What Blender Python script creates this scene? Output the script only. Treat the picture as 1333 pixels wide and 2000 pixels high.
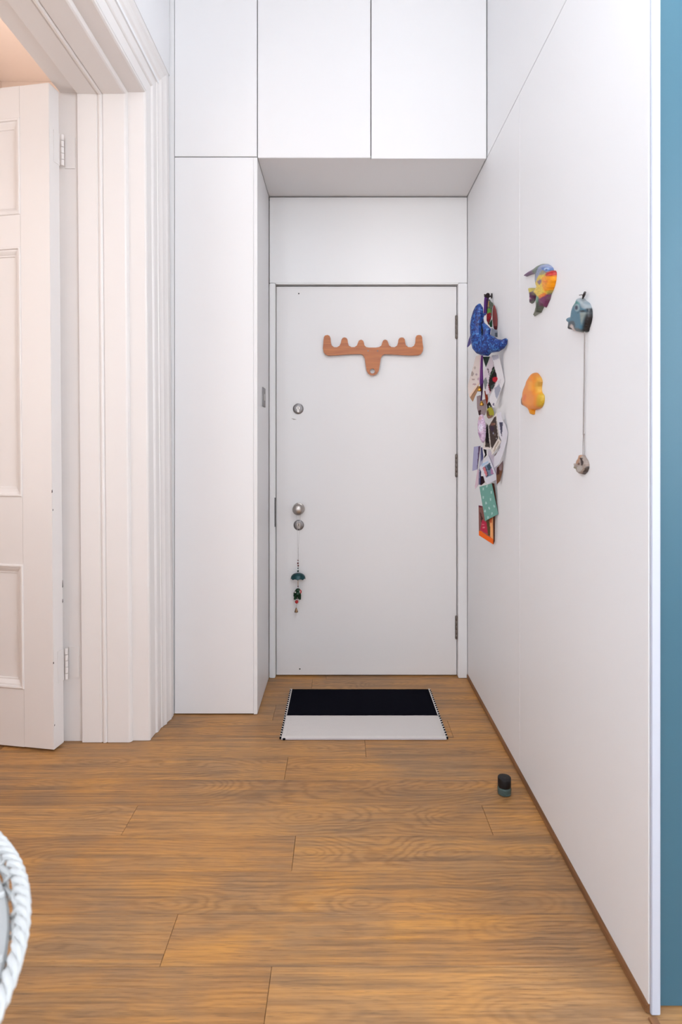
import bpy, bmesh, math, random
from mathutils import Vector, Matrix
from mathutils.geometry import delaunay_2d_cdt

for _o in list(bpy.data.objects):
    bpy.data.objects.remove(_o, do_unlink=True)
scene = bpy.context.scene
COL = scene.collection
random.seed(7)

# ------------------------------------------------------------------ camera
F = 1150.0            # focal length in pixels of the 1333 x 2000 frame
VX, VY = 669.0, 870.0  # vanishing point of the hall
H = 1.18              # camera height
cd = bpy.data.cameras.new('camera')
cd.sensor_fit = 'HORIZONTAL'
cd.sensor_width = 36.0
cd.lens = 36.0 * F / 1333.0
cd.shift_x = -(VX - 666.5) / 1333.0
cd.shift_y = -(1000.0 - VY) / 1333.0
cd.clip_start = 0.02
cd.dof.use_dof = True
cd.dof.focus_distance = 2.6
cd.dof.aperture_fstop = 9.0
cam = bpy.data.objects.new('camera', cd)
cam.location = (0, 0, H)
cam.rotation_euler = (math.pi / 2, 0, 0)
COL.objects.link(cam)
scene.camera = cam

# ------------------------------------------------------------------ world, exposure
w = bpy.data.worlds.new('world')
scene.world = w
w.use_nodes = True
w.node_tree.nodes['Background'].inputs[0].default_value = (0.75, 0.85, 1, 1)
w.node_tree.nodes['Background'].inputs[1].default_value = 0.6
scene.view_settings.view_transform = 'Standard'
scene.view_settings.look = 'None'
scene.view_settings.gamma = 1
scene.view_settings.use_curve_mapping = False
scene.view_settings.exposure = -0.26
FILL_LAMP_COOL = 34.0      # unseen globe pendant added to light the hall
FILL_LAMP_WARM = 34.0       # unseen globe pendant added to light the side room
FILL_WIN_REAR = 2.2        # glowing window panes added behind the camera
FILL_WIN_SIDE = 10.0        # glowing window added right of the viewer as fill
FILL_WIN_LEFT = 4.8        # glowing window added on the left to brighten the right wall
FILL_WIN_WARM = 3.2        # glowing window added in the side room as warm fill


# ------------------------------------------------------------------ pixel helpers
def P(px, py, d):
    return Vector(((px - VX) * d / F, d, H - (py - VY) * d / F))


def on_plane(px, py, p0, n):
    r = Vector(((px - VX) / F, 1.0, -(py - VY) / F))
    c = Vector((0, 0, H))
    t = (Vector(p0) - c).dot(n) / r.dot(n)
    return c + r * t


def srgb(r, g, b):
    def f(c):
        c = c / 255.0
        return c / 12.92 if c <= 0.04045 else ((c + 0.055) / 1.055) ** 2.4
    return (f(r), f(g), f(b), 1.0)


# ------------------------------------------------------------------ materials
def newmat(name):
    m = bpy.data.materials.new(name)
    m.use_nodes = True
    nt = m.node_tree
    return m, nt, nt.nodes['Principled BSDF']


def N(nt, typ, **kw):
    n = nt.nodes.new(typ)
    for k, v in kw.items():
        setattr(n, k, v)
    return n


def paint(name, col, rough=0.45, bump=0.0, bscale=40.0, var=0.0, metallic=0.0, coat=0.0, spec=0.5):
    m, nt, b = newmat(name)
    b.inputs['Base Color'].default_value = col
    b.inputs['Roughness'].default_value = rough
    b.inputs['Metallic'].default_value = metallic
    b.inputs['Specular IOR Level'].default_value = spec
    if coat:
        b.inputs['Coat Weight'].default_value = coat
        b.inputs['Coat Roughness'].default_value = 0.1
    if bump or var:
        tc = N(nt, 'ShaderNodeTexCoord')
        no = N(nt, 'ShaderNodeTexNoise')
        no.inputs['Scale'].default_value = bscale
        no.inputs['Detail'].default_value = 4
        nt.links.new(tc.outputs['Object'], no.inputs['Vector'])
        if bump:
            bp = N(nt, 'ShaderNodeBump')
            bp.inputs['Strength'].default_value = bump
            bp.inputs['Distance'].default_value = 0.002
            nt.links.new(no.outputs['Fac'], bp.inputs['Height'])
            nt.links.new(bp.outputs['Normal'], b.inputs['Normal'])
        if var:
            mx = N(nt, 'ShaderNodeMix', data_type='RGBA')
            mx.inputs['A'].default_value = col
            mx.inputs['B'].default_value = tuple(c * (1 - var) for c in col[:3]) + (1,)
            nt.links.new(no.outputs['Fac'], mx.inputs['Factor'])
            nt.links.new(mx.outputs['Result'], b.inputs['Base Color'])
    return m


def emis(name, col, strength):
    m, nt, b = newmat(name)
    b.inputs['Base Color'].default_value = (0.9, 0.9, 0.9, 1)
    b.inputs['Emission Color'].default_value = col
    b.inputs['Emission Strength'].default_value = strength
    return m


def vcol(name, rough=0.4, coat=0.0, spec=0.5):
    m, nt, b = newmat(name)
    a = N(nt, 'ShaderNodeAttribute', attribute_name='Col')
    nt.links.new(a.outputs['Color'], b.inputs['Base Color'])
    b.inputs['Roughness'].default_value = rough
    b.inputs['Specular IOR Level'].default_value = spec
    if coat:
        b.inputs['Coat Weight'].default_value = coat
        b.inputs['Coat Roughness'].default_value = 0.12
    return m


def wood_floor():
    m, nt, b = newmat('oak_floor')
    L = nt.links.new
    tc = N(nt, 'ShaderNodeTexCoord')
    at = N(nt, 'ShaderNodeAttribute', attribute_type='OBJECT', attribute_name='seed')
    sep = N(nt, 'ShaderNodeSeparateXYZ')
    L(tc.outputs['Object'], sep.inputs[0])

    def math_(op, a, b_=None, c=None):
        n = N(nt, 'ShaderNodeMath', operation=op)
        for i, v in enumerate((a, b_, c)):
            if v is None:
                continue
            if isinstance(v, (int, float)):
                n.inputs[i].default_value = v
            else:
                L(v, n.inputs[i])
        return n.outputs[0]

    def comb(x, y, z):
        n = N(nt, 'ShaderNodeCombineXYZ')
        for i, v in enumerate((x, y, z)):
            if isinstance(v, (int, float)):
                n.inputs[i].default_value = v
            else:
                L(v, n.inputs[i])
        return n.outputs[0]

    def noise(vec, scale, detail=3, rough=0.5, dist=0.0):
        n = N(nt, 'ShaderNodeTexNoise')
        n.inputs['Scale'].default_value = scale
        n.inputs['Detail'].default_value = detail
        n.inputs['Roughness'].default_value = rough
        n.inputs['Distortion'].default_value = dist
        L(vec, n.inputs['Vector'])
        return n.outputs['Fac']

    def ramp(fac, stops):
        n = N(nt, 'ShaderNodeValToRGB')
        e = n.color_ramp.elements
        while len(e) < len(stops):
            e.new(0.5)
        for i, (p, c) in enumerate(stops):
            e[i].position = p
            e[i].color = c
        L(fac, n.inputs[0])
        return n.outputs[0]

    def mix(fac, a, b_, blend='MIX'):
        n = N(nt, 'ShaderNodeMix', data_type='RGBA', blend_type=blend)
        if isinstance(fac, (int, float)):
            n.inputs['Factor'].default_value = fac
        else:
            L(fac, n.inputs['Factor'])
        for k, v in (('A', a), ('B', b_)):
            if isinstance(v, tuple):
                n.inputs[k].default_value = v
            else:
                L(v, n.inputs[k])
        return n.outputs['Result']

    seed = at.outputs['Fac']
    sd = math_('MULTIPLY', seed, 37.0)
    X, Y = sep.outputs[0], sep.outputs[1]
    xs = math_('ADD', X, sd)
    # growth rings cut at a shallow angle: cathedral figure
    n1 = noise(comb(math_('MULTIPLY', xs, 1.7), math_('MULTIPLY', Y, 3.0), sd), 1.0, 1, 0.4)
    n2 = noise(comb(math_('MULTIPLY', xs, 5.0), math_('MULTIPLY', Y, 16.0), 3.7), 1.0, 3, 0.55)
    n3 = noise(comb(math_('MULTIPLY', xs, 16.0), math_('MULTIPLY', Y, 40.0), sd), 1.0, 2, 0.5)
    yo = math_('ADD', Y, math_('MULTIPLY', math_('SUBTRACT', math_('FRACT', math_('MULTIPLY', seed, 7.31)), 0.5), 0.09))
    zz = math_('ADD', math_('MULTIPLY', math_('SUBTRACT', n1, 0.5), 0.42), math_('MULTIPLY', math_('SUBTRACT', n2, 0.5), 0.05))
    rad = math_('SQRT', math_('ADD', math_('MULTIPLY', yo, yo), math_('MULTIPLY', zz, zz)))
    ph = math_('ADD', math_('MULTIPLY', rad, 480.0), math_('ADD', math_('MULTIPLY', n2, 4.0), math_('MULTIPLY', n3, 2.4)))
    ring = math_('ADD', math_('MULTIPLY', math_('SINE', ph), 0.5), 0.5)
    ring = math_('POWER', ring, 1.8)
    fib = noise(comb(math_('MULTIPLY', xs, 6.0), math_('MULTIPLY', Y, 210.0), sd), 1.0, 4, 0.7)
    streak = noise(comb(math_('MULTIPLY', xs, 1.6), math_('MULTIPLY', Y, 46.0), sd), 1.0, 3, 0.6)
    pores = noise(comb(math_('MULTIPLY', xs, 22.0), math_('MULTIPLY', Y, 420.0), 1.3), 1.0, 2, 0.5)
    big = noise(comb(math_('MULTIPLY', xs, 3.0), math_('MULTIPLY', Y, 9.0), math_('MULTIPLY', sd, 2.0)), 1.0, 4, 0.6, 0.5)
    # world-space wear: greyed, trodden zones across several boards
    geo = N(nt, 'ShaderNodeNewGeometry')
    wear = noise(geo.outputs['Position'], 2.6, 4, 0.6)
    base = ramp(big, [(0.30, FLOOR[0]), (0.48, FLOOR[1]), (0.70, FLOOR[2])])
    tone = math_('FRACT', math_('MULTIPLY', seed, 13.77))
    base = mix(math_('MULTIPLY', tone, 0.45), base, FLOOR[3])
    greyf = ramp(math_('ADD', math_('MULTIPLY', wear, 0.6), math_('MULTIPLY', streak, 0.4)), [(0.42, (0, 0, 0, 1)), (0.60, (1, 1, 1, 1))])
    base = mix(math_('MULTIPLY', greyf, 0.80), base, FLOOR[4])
    dark = mix(1.0, base, (0.40, 0.35, 0.32, 1), 'MULTIPLY')
    patchy = ramp(n1, [(0.30, (0.25, 0.25, 0.25, 1)), (0.62, (1, 1, 1, 1))])
    rf = math_('MULTIPLY', ring, math_('ADD', math_('MULTIPLY', fib, 0.75), 0.12))
    c = mix(math_('MULTIPLY', math_('MULTIPLY', rf, 0.80), patchy), base, dark)
    c = mix(ramp(streak, [(0.48, (0, 0, 0, 1)), (0.72, (0.45, 0.45, 0.45, 1))]), c, dark)
    c = mix(ramp(fib, [(0.46, (0, 0, 0, 1)), (0.74, (0.55, 0.55, 0.55, 1))]), c, dark)
    c = mix(ramp(pores, [(0.58, (0, 0, 0, 1)), (0.74, (0.5, 0.5, 0.5, 1))]), c, (0.10, 0.065, 0.04, 1))
    L(c, b.inputs['Base Color'])
    ro = math_('ADD', math_('MULTIPLY', fib, 0.16), 0.36)
    L(ro, b.inputs['Roughness'])
    b.inputs['Specular IOR Level'].default_value = 0.45
    bp = N(nt, 'ShaderNodeBump')
    bp.inputs['Strength'].default_value = 0.10
    bp.inputs['Distance'].default_value = 0.001
    L(fib, bp.inputs['Height'])
    L(bp.outputs['Normal'], b.inputs['Normal'])
    return m


def wood_simple(name, c1, c2, sx=3, sy=60, sz=60, rough=0.4):
    m, nt, b = newmat(name)
    tc = N(nt, 'ShaderNodeTexCoord')
    mp = N(nt, 'ShaderNodeMapping')
    mp.inputs['Scale'].default_value = (sx, sy, sz)
    no = N(nt, 'ShaderNodeTexNoise')
    no.inputs['Scale'].default_value = 1
    no.inputs['Detail'].default_value = 5
    no.inputs['Distortion'].default_value = 0.6
    rp = N(nt, 'ShaderNodeValToRGB')
    rp.color_ramp.elements[0].color = c1
    rp.color_ramp.elements[1].color = c2
    rp.color_ramp.elements[0].position = 0.3
    rp.color_ramp.elements[1].position = 0.7
    nt.links.new(tc.outputs['Object'], mp.inputs[0])
    nt.links.new(mp.outputs[0], no.inputs['Vector'])
    nt.links.new(no.outputs['Fac'], rp.inputs[0])
    nt.links.new(rp.outputs[0], b.inputs['Base Color'])
    b.inputs['Roughness'].default_value = rough
    return m


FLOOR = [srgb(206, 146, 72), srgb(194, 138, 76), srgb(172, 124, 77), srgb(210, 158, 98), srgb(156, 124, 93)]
M = {}
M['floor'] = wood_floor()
M['laminate'] = paint('white_laminate', (0.83, 0.825, 0.835, 1), 0.42)
M['wallwhite'] = paint('white_wall_panel', (0.81, 0.815, 0.835, 1), 0.5, var=0.02, bscale=1.5)
M['edge'] = paint('panel_edge', (0.48, 0.51, 0.59, 1), 0.45)
M['doorwhite'] = paint('white_door_paint', (0.80, 0.785, 0.785, 1), 0.42, bump=0.05, bscale=25)
M['framewhite'] = paint('white_frame_paint', (0.83, 0.825, 0.83, 1), 0.35)
M['oldpaint'] = paint('warm_white_gloss_paint', (0.82, 0.785, 0.77, 1), 0.36, bump=0.10, bscale=14, var=0.02)
M['plaster'] = paint('white_plaster', (0.86, 0.86, 0.88, 1), 0.8)
M['peach'] = paint('peach_plaster', (0.83, 0.715, 0.64, 1), 0.85)
M['teal'] = paint('teal_paint', srgb(56, 98, 116), 0.4, var=0.03, bscale=3)
M['dark'] = paint('dark_void', (0.02, 0.018, 0.017, 1), 0.9)
M['carcass'] = paint('carcass_board', (0.35, 0.33, 0.32, 1), 0.8)
M['nickel'] = paint('satin_nickel', (0.42, 0.385, 0.36, 1), 0.3, metallic=1.0)
M['steel'] = paint('brushed_steel', (0.26, 0.245, 0.245, 1), 0.45, metallic=1.0, var=0.15, bscale=60)
M['bronze'] = paint('dull_bronze', (0.17, 0.145, 0.13, 1), 0.45, metallic=0.7)
M['black'] = paint('black_plastic', (0.010, 0.009, 0.010, 1), 0.4, spec=0.25)
M['skirt'] = wood_simple('oak_edge_strip', srgb(112, 76, 48), srgb(150, 104, 66), 60, 4, 60, 0.5)
M['rackwood'] = wood_simple('beech_ply', srgb(162, 88, 38), srgb(194, 116, 58), 6, 60, 90, 0.4)
M['matblack'] = paint('black_pile', (0.005, 0.005, 0.009, 1), 1.0, bump=0.8, bscale=500, spec=0.03)
M['matwhite'] = paint('white_pile', (0.72, 0.68, 0.66, 1), 0.95, bump=0.6, bscale=400, var=0.14)
M['bind'] = paint('binding_thread', (0.55, 0.50, 0.52, 1), 0.9)
M['wicker'] = paint('white_wicker', (0.54, 0.55, 0.55, 1), 0.6)
M['tray'] = paint('white_tray', (0.44, 0.455, 0.46, 1), 0.35)
M['card'] = vcol('printed_card', 0.65, spec=0.2)
M['glaze'] = vcol('painted_ceramic', 0.42, 0.15, 0.35)
M['thread'] = paint('pale_thread', (0.62, 0.60, 0.58, 1), 0.8)
M['cord'] = paint('grey_cord', (0.30, 0.27, 0.26, 1), 0.8)
M['red'] = paint('red_bead', srgb(186, 24, 28), 0.3)
M['maroon'] = paint('maroon_bead', srgb(104, 30, 34), 0.35)
M['dkgreen'] = paint('dark_green_bead', srgb(18, 58, 48), 0.35)
M['tealbead'] = paint('teal_foil', srgb(22, 76, 82), 0.3, metallic=0.3, var=0.5, bscale=90)
M['elegreen'] = paint('green_foil', srgb(18, 66, 38), 0.35, metallic=0.3, var=0.7, bscale=110)
M['gold'] = paint('brass', srgb(176, 132, 60), 0.3, metallic=1.0)
M['bell'] = paint('old_brass', srgb(130, 104, 78), 0.35, metallic=1.0)
M['hookdark'] = paint('dark_iron', (0.05, 0.04, 0.04, 1), 0.5, metallic=0.6)
M['fill_globe_cool'] = emis('cool_fill_globe', (0.93, 0.97, 1.0, 1), FILL_LAMP_COOL)
M['fill_globe_warm'] = emis('warm_fill_globe', (1.0, 0.88, 0.80, 1), FILL_LAMP_WARM)
M['fill_pane_rear'] = emis('cool_fill_pane', (0.90, 0.95, 1.0, 1), FILL_WIN_REAR)
M['fill_pane_left'] = emis('cool_fill_pane_left', (0.90, 0.95, 1.0, 1), FILL_WIN_LEFT)
M['fill_pane_warm'] = emis('warm_fill_pane', (1.0, 0.93, 0.89, 1), FILL_WIN_WARM)
M['fill_pane_side'] = emis('cool_fill_pane_side', (0.86, 0.93, 1.0, 1), FILL_WIN_SIDE)


def jar_glass():
    m, nt, b = newmat('dark_green_glass')
    b.inputs['Base Color'].default_value = (0.16, 0.27, 0.27, 1)
    b.inputs['Roughness'].default_value = 0.05
    b.inputs['Transmission Weight'].default_value = 0.75
    b.inputs['IOR'].default_value = 1.45
    return m


def blue_mosaic():
    m, nt, b = newmat('speckled_blue_glaze')
    tc = N(nt, 'ShaderNodeTexCoord')
    vo = N(nt, 'ShaderNodeTexVoronoi')
    vo.inputs['Scale'].default_value = 170
    no = N(nt, 'ShaderNodeTexNoise')
    no.inputs['Scale'].default_value = 45
    no.inputs['Detail'].default_value = 3
    mx = N(nt, 'ShaderNodeMath', operation='MULTIPLY_ADD')
    mx.inputs[1].default_value = 0.45
    rp = N(nt, 'ShaderNodeValToRGB')
    e = rp.color_ramp.elements
    e[0].position, e[0].color = 0.36, srgb(8, 24, 84)
    e[1].position, e[1].color = 0.86, srgb(62, 116, 178)
    k = e.new(0.55)
    k.color = srgb(10, 42, 114)
    k = e.new(0.70)
    k.color = srgb(18, 70, 146)
    sp = N(nt, 'ShaderNodeSeparateColor')
    nt.links.new(tc.outputs['Object'], vo.inputs['Vector'])
    nt.links.new(tc.outputs['Object'], no.inputs['Vector'])
    nt.links.new(vo.outputs['Color'], sp.inputs[0])
    nt.links.new(sp.outputs[0], mx.inputs[0])
    ad = N(nt, 'ShaderNodeMath', operation='MULTIPLY')
    ad.inputs[1].default_value = 0.75
    nt.links.new(no.outputs['Fac'], ad.inputs[0])
    nt.links.new(ad.outputs[0], mx.inputs[2])
    nt.links.new(mx.outputs[0], rp.inputs[0])
    nt.links.new(rp.outputs[0], b.inputs['Base Color'])
    b.inputs['Roughness'].default_value = 0.4
    return m


M['jar'] = jar_glass()
M['mosaic'] = blue_mosaic()

# ------------------------------------------------------------------ object helpers
WO = {}   # world origin of every object


def finish(name, verts, faces, mat, parent=None, bevel=0.0, smooth=False, lean=False, cols=None, seg=2, origin=None):
    if lean:
        verts = [(v[0] - LEAN * v[2], v[1], v[2]) for v in verts]
    xs = [v[0] for v in verts]
    ys = [v[1] for v in verts]
    zs = [v[2] for v in verts]
    org = Vector(origin) if origin else Vector(((min(xs) + max(xs)) / 2, (min(ys) + max(ys)) / 2, min(zs)))
    me = bpy.data.meshes.new(name)
    me.from_pydata([(v[0] - org.x, v[1] - org.y, v[2] - org.z) for v in verts], [], faces)
    bm = bmesh.new()
    bm.from_mesh(me)
    bmesh.ops.recalc_face_normals(bm, faces=bm.faces)
    if bevel:
        ed = [e for e in bm.edges if len(e.link_faces) == 2 and e.calc_face_angle(0) > 0.5]
        bmesh.ops.bevel(bm, geom=ed, offset=bevel, segments=seg, affect='EDGES', clamp_overlap=True)
    bm.to_mesh(me)
    bm.free()
    if cols:
        ca = me.color_attributes.new('Col', 'FLOAT_COLOR', 'POINT')
        for i, c in enumerate(cols):
            ca.data[i].color = c
    for p in me.polygons:
        p.use_smooth = smooth
    if smooth:
        try:
            me.set_sharp_from_angle(angle=0.7)
        except Exception:
            pass
    me.materials.append(M[mat] if isinstance(mat, str) else mat)
    o = bpy.data.objects.new(name, me)
    COL.objects.link(o)
    WO[o.name] = org
    if parent:
        o.parent = parent
        o.location = org - WO[parent.name]
    else:
        o.location = org
    return o


def thing(name, loc, label, cat, group=None, kind=None):
    o = bpy.data.objects.new(name, None)
    o.empty_display_size = 0.05
    COL.objects.link(o)
    o.location = loc
    WO[o.name] = Vector(loc)
    return tag(o, label, cat, group, kind)


def tag(o, label, cat, group=None, kind=None):
    o['label'] = label
    o['category'] = cat
    if group:
        o['group'] = group
    if kind:
        o['kind'] = kind
    return o


class MB:
    def __init__(s):
        s.v, s.f = [], []

    def add(s, vs, fs):
        b = len(s.v)
        s.v += [tuple(v) for v in vs]
        s.f += [tuple(i + b for i in f) for f in fs]
        return s

    def box(s, x0, x1, y0, y1, z0, z1):
        vs = [(x, y, z) for z in (z0, z1) for y in (y0, y1) for x in (x0, x1)]
        return s.add(vs, [(0, 2, 3, 1), (4, 5, 7, 6), (0, 1, 5, 4), (2, 6, 7, 3), (0, 4, 6, 2), (1, 3, 7, 5)])

    def prism(s, poly, mp, h0, h1):
        """poly: 2D points, mp(a, b, h) -> 3D"""
        n = len(poly)
        vs = [mp(a, b, h0) for a, b in poly] + [mp(a, b, h1) for a, b in poly]
        fs = [tuple(range(n - 1, -1, -1)), tuple(range(n, 2 * n))]
        fs += [(i, (i + 1) % n, n + (i + 1) % n, n + i) for i in range(n)]
        return s.add(vs, fs)

    def lathe(s, prof, c, n=20, axis='z', tilt=None):
        c = Vector(c)
        vs, fs = [], []
        for r, h in prof:
            for k in range(n):
                a = 2 * math.pi * k / n
                if axis == 'z':
                    p = Vector((r * math.cos(a), r * math.sin(a), h))
                elif axis == 'y':      # axis pointing to the camera (-Y)
                    p = Vector((r * math.cos(a), -h, r * math.sin(a)))
                else:                  # axis pointing to -X
                    p = Vector((-h, r * math.cos(a), r * math.sin(a)))
                if tilt:
                    p = tilt @ p
                vs.append(c + p)
        m = len(prof)
        for i in range(m - 1):
            for k in range(n):
                k2 = (k + 1) % n
                fs.append((i * n + k, i * n + k2, (i + 1) * n + k2, (i + 1) * n + k))
        fs.append(tuple(range(n - 1, -1, -1)))
        fs.append(tuple((m - 1) * n + k for k in range(n)))
        return s.add(vs, fs)

    def ball(s, c, r, n=14, sc=(1, 1, 1)):
        m = n // 2 + 1
        vs, fs = [], []
        for i in range(m + 1):
            t = math.pi * i / m
            t = min(max(t, 0.02), math.pi - 0.02)
            for k in range(n):
                a = 2 * math.pi * k / n
                vs.append((c[0] + r * sc[0] * math.sin(t) * math.cos(a), c[1] + r * sc[1] * math.sin(t) * math.sin(a), c[2] + r * sc[2] * math.cos(t)))
        for i in range(m):
            for k in range(n):
                k2 = (k + 1) % n
                fs.append((i * n + k, i * n + k2, (i + 1) * n + k2, (i + 1) * n + k))
        fs.append(tuple(range(n)))
        fs.append(tuple(m * n + k for k in range(n)))
        return s.add(vs, fs)

    def tube(s, pts, r, n=8, closed=False):
        pts = [Vector(p) for p in pts]
        vs, fs = [], []
        m = len(pts)
        up = None
        for i, p in enumerate(pts):
            if closed:
                t = (pts[(i + 1) % m] - pts[i - 1]).normalized()
            else:
                t = (pts[min(i + 1, m - 1)] - pts[max(i - 1, 0)]).normalized()
            if up is None:
                up = Vector((0, 0, 1)) if abs(t.z) < 0.9 else Vector((1, 0, 0))
            a = t.cross(up).normalized()
            up = a.cross(t).normalized()
            rr = r[i] if isinstance(r, (list, tuple)) else r
            for k in range(n):
                an = 2 * math.pi * k / n
                vs.append(p + a * (rr * math.cos(an)) + up * (rr * math.sin(an)))
        for i in range(m if closed else m - 1):
            j = (i + 1) % m
            for k in range(n):
                k2 = (k + 1) % n
                fs.append((i * n + k, i * n + k2, j * n + k2, j * n + k))
        if not closed:
            fs.append(tuple(range(n - 1, -1, -1)))
            fs.append(tuple((m - 1) * n + k for k in range(n)))
        return s.add(vs, fs)

    def build(s, name, mat, parent=None, **kw):
        return finish(name, s.v, s.f, mat, parent, **kw)


def box(name, x0, x1, y0, y1, z0, z1, mat, parent=None, **kw):
    return MB().box(x0, x1, y0, y1, z0, z1).build(name, mat, parent, **kw)


def smooth_poly(pts, n=4):
    out = []
    m = len(pts)
    for i in range(m):
        p0, p1, p2, p3 = pts[i - 1], pts[i], pts[(i + 1) % m], pts[(i + 2) % m]
        for k in range(n):
            t = k / n
            out.append(tuple(0.5 * (2 * p1[j] + (p2[j] - p0[j]) * t + (2 * p0[j] - 5 * p1[j] + 4 * p2[j] - p3[j]) * t * t
                                    + (3 * p1[j] - p0[j] - 3 * p2[j] + p3[j]) * t ** 3) for j in (0, 1)))
    return out


def inside(p, poly):
    x, y = p
    r = False
    j = len(poly) - 1
    for i in range(len(poly)):
        xi, yi = poly[i]
        xj, yj = poly[j]
        if (yi > y) != (yj > y) and x < (xj - xi) * (y - yi) / (yj - yi) + xi:
            r = not r
        j = i
    return r


def edge_dist(p, polys):
    best = 1e9
    for poly in polys:
        for i in range(len(poly)):
            ax, ay = poly[i - 1]
            bx, by = poly[i]
            dx, dy = bx - ax, by - ay
            L2 = dx * dx + dy * dy
            t = 0 if L2 == 0 else max(0, min(1, ((p[0] - ax) * dx + (p[1] - ay) * dy) / L2))
            d = math.hypot(p[0] - ax - t * dx, p[1] - ay - t * dy)
            best = min(best, d)
    return best


def hsh(x, y, s=0):
    v = math.sin(x * 12.9898 + y * 78.233 + s * 37.719) * 43758.5453
    return v - math.floor(v)


def relief(name, outline, plane, mat, parent=None, th=0.0012, puff=0.0, rpx=8.0, step=1.5, base=(200, 200, 200), paints=(),
           tf=None, smooth=0, speck=0.0, holes=(), lift=0.0, blur=0):
    """a solid plate whose outline is given in photo pixels and stands on a real plane (p0, n) in the room;
    puff raises a rounded front; paints = [(polygon | ('e',cx,cy,rx,ry), colour)] prints flat colour on it"""
    T = (lambda q: (tf[0] + q[0] / tf[2], tf[1] + q[1] / tf[2])) if tf else (lambda q: q)
    out = [T(q) for q in outline]
    if smooth:
        out = smooth_poly(out, smooth)
    hol = [[T(q) for q in h] for h in holes]
    # resample long edges
    def resamp(pl):
        r = []
        for i in range(len(pl)):
            a, b_ = pl[i], pl[(i + 1) % len(pl)]
            n = max(1, int(math.hypot(b_[0] - a[0], b_[1] - a[1]) / (step * 1.2)))
            for k in range(n):
                r.append((a[0] + (b_[0] - a[0]) * k / n, a[1] + (b_[1] - a[1]) * k / n))
        return r
    out = resamp(out)
    hol = [resamp(h) for h in hol]
    loops = [out] + hol
    pts, edges = [], []
    for lp in loops:
        b0 = len(pts)
        pts += lp
        edges += [(b0 + i, b0 + (i + 1) % len(lp)) for i in range(len(lp))]
    x0, x1 = min(p[0] for p in out), max(p[0] for p in out)
    y0, y1 = min(p[1] for p in out), max(p[1] for p in out)
    yy = y0 + step / 2
    r = 0
    while yy < y1:
        xx = x0 + (step / 2 if r % 2 else 0)
        while xx < x1:
            q = (xx, yy)
            if inside(q, out) and not any(inside(q, h) for h in hol) and edge_dist(q, loops) > step * 0.55:
                pts.append(q)
            xx += step
        yy += step * 0.87
        r += 1
    res = delaunay_2d_cdt([Vector(p) for p in pts], edges, [], 4 if hol else 1, 1e-5)
    v2, tris = [tuple(v) for v in res[0]], [tuple(f) for f in res[2]]
    if hol:
        tris = [t for t in tris if not any(inside((sum(v2[i][0] for i in t) / 3, sum(v2[i][1] for i in t) / 3), h) for h in hol)]
    p0, n = Vector(plane[0]), Vector(plane[1]).normalized()
    pp = []
    for shp, c in paints:
        if shp[0] == 'e':
            cx, cy = T((shp[1], shp[2]))
            s_ = tf[2] if tf else 1
            pp.append((('e', cx, cy, shp[3] / s_, shp[4] / s_), c))
        else:
            pp.append(([T(q) for q in shp], c))
    front, back, cols = [], [], []
    for q in v2:
        w_ = on_plane(q[0], q[1], p0, n)
        d = edge_dist(q, loops)
        t = min(d / rpx, 1.0)
        h = lift + th + puff * math.sqrt(max(0.0, t * (2 - t)))
        front.append(w_ + n * h)
        back.append(w_ + n * lift)
        c = base
        for shp, cc in pp:
            if shp[0] == 'e':
                if ((q[0] - shp[1]) / shp[3]) ** 2 + ((q[1] - shp[2]) / shp[4]) ** 2 <= 1:
                    c = cc
            elif inside(q, shp):
                c = cc
        if speck:
            k = 1 + speck * (hsh(round(q[0], 2), round(q[1], 2)) - 0.5)
            c = tuple(max(0, min(255, ch * k)) for ch in c)
        cols.append(tuple(0.92 * x ** 1.14 for x in srgb(*c)[:3]) + (1,))
    nv = len(v2)
    for _ in range(blur):
        acc = [[c[0], c[1], c[2], 1] for c in cols]
        for t in tris:
            for a in range(3):
                i, j = t[a], t[(a + 1) % 3]
                for k in range(3):
                    acc[i][k] += cols[j][k]
                acc[i][3] += 1
        cols = [(q[0] / q[3], q[1] / q[3], q[2] / q[3], 1) for q in acc]
    cnt = {}
    for a, b_, c_ in tris:
        for e in ((a, b_), (b_, c_), (c_, a)):
            cnt[frozenset(e)] = cnt.get(frozenset(e), 0) + 1
    faces = [t for t in tris] + [tuple(nv + i for i in reversed(t)) for t in tris]
    for t in tris:
        for a, b_ in ((t[0], t[1]), (t[1], t[2]), (t[2], t[0])):
            if cnt[frozenset((a, b_))] == 1:
                faces.append((b_, a, nv + a, nv + b_))
    return finish(name, front + back, faces, mat, parent, smooth=puff > 0, cols=cols + cols)


LEAN = 0.008      # the old doorway is slightly out of plumb

# ================================================================== the setting
CEIL = 3.6
fl = box('floor', -2.6, 2.7, -3.1, 4.1, -0.10, -0.013, 'skirt')
tag(fl, 'worn oak plank floor running across the hallway', 'floor', kind='structure')
# oak boards, laid across the hall
Y0, PW = 1.334, 0.1492
joints = {0: [-0.414], 1: [], 2: [-0.141], 3: [-0.67], 4: [], 5: [-0.205], 6: [0.09], 7: [-0.95, 0.45], 8: [-0.3], 9: [0.2], 10: [-0.15], -1: [-0.16], -2: [0.25], -3: [-0.6]}
rng = random.Random(3)


def plank(x0, x1, y0, y1):
    g = 0.0005
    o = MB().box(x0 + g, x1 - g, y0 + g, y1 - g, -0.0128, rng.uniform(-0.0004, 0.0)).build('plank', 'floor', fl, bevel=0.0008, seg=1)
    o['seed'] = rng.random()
    return o


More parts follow.
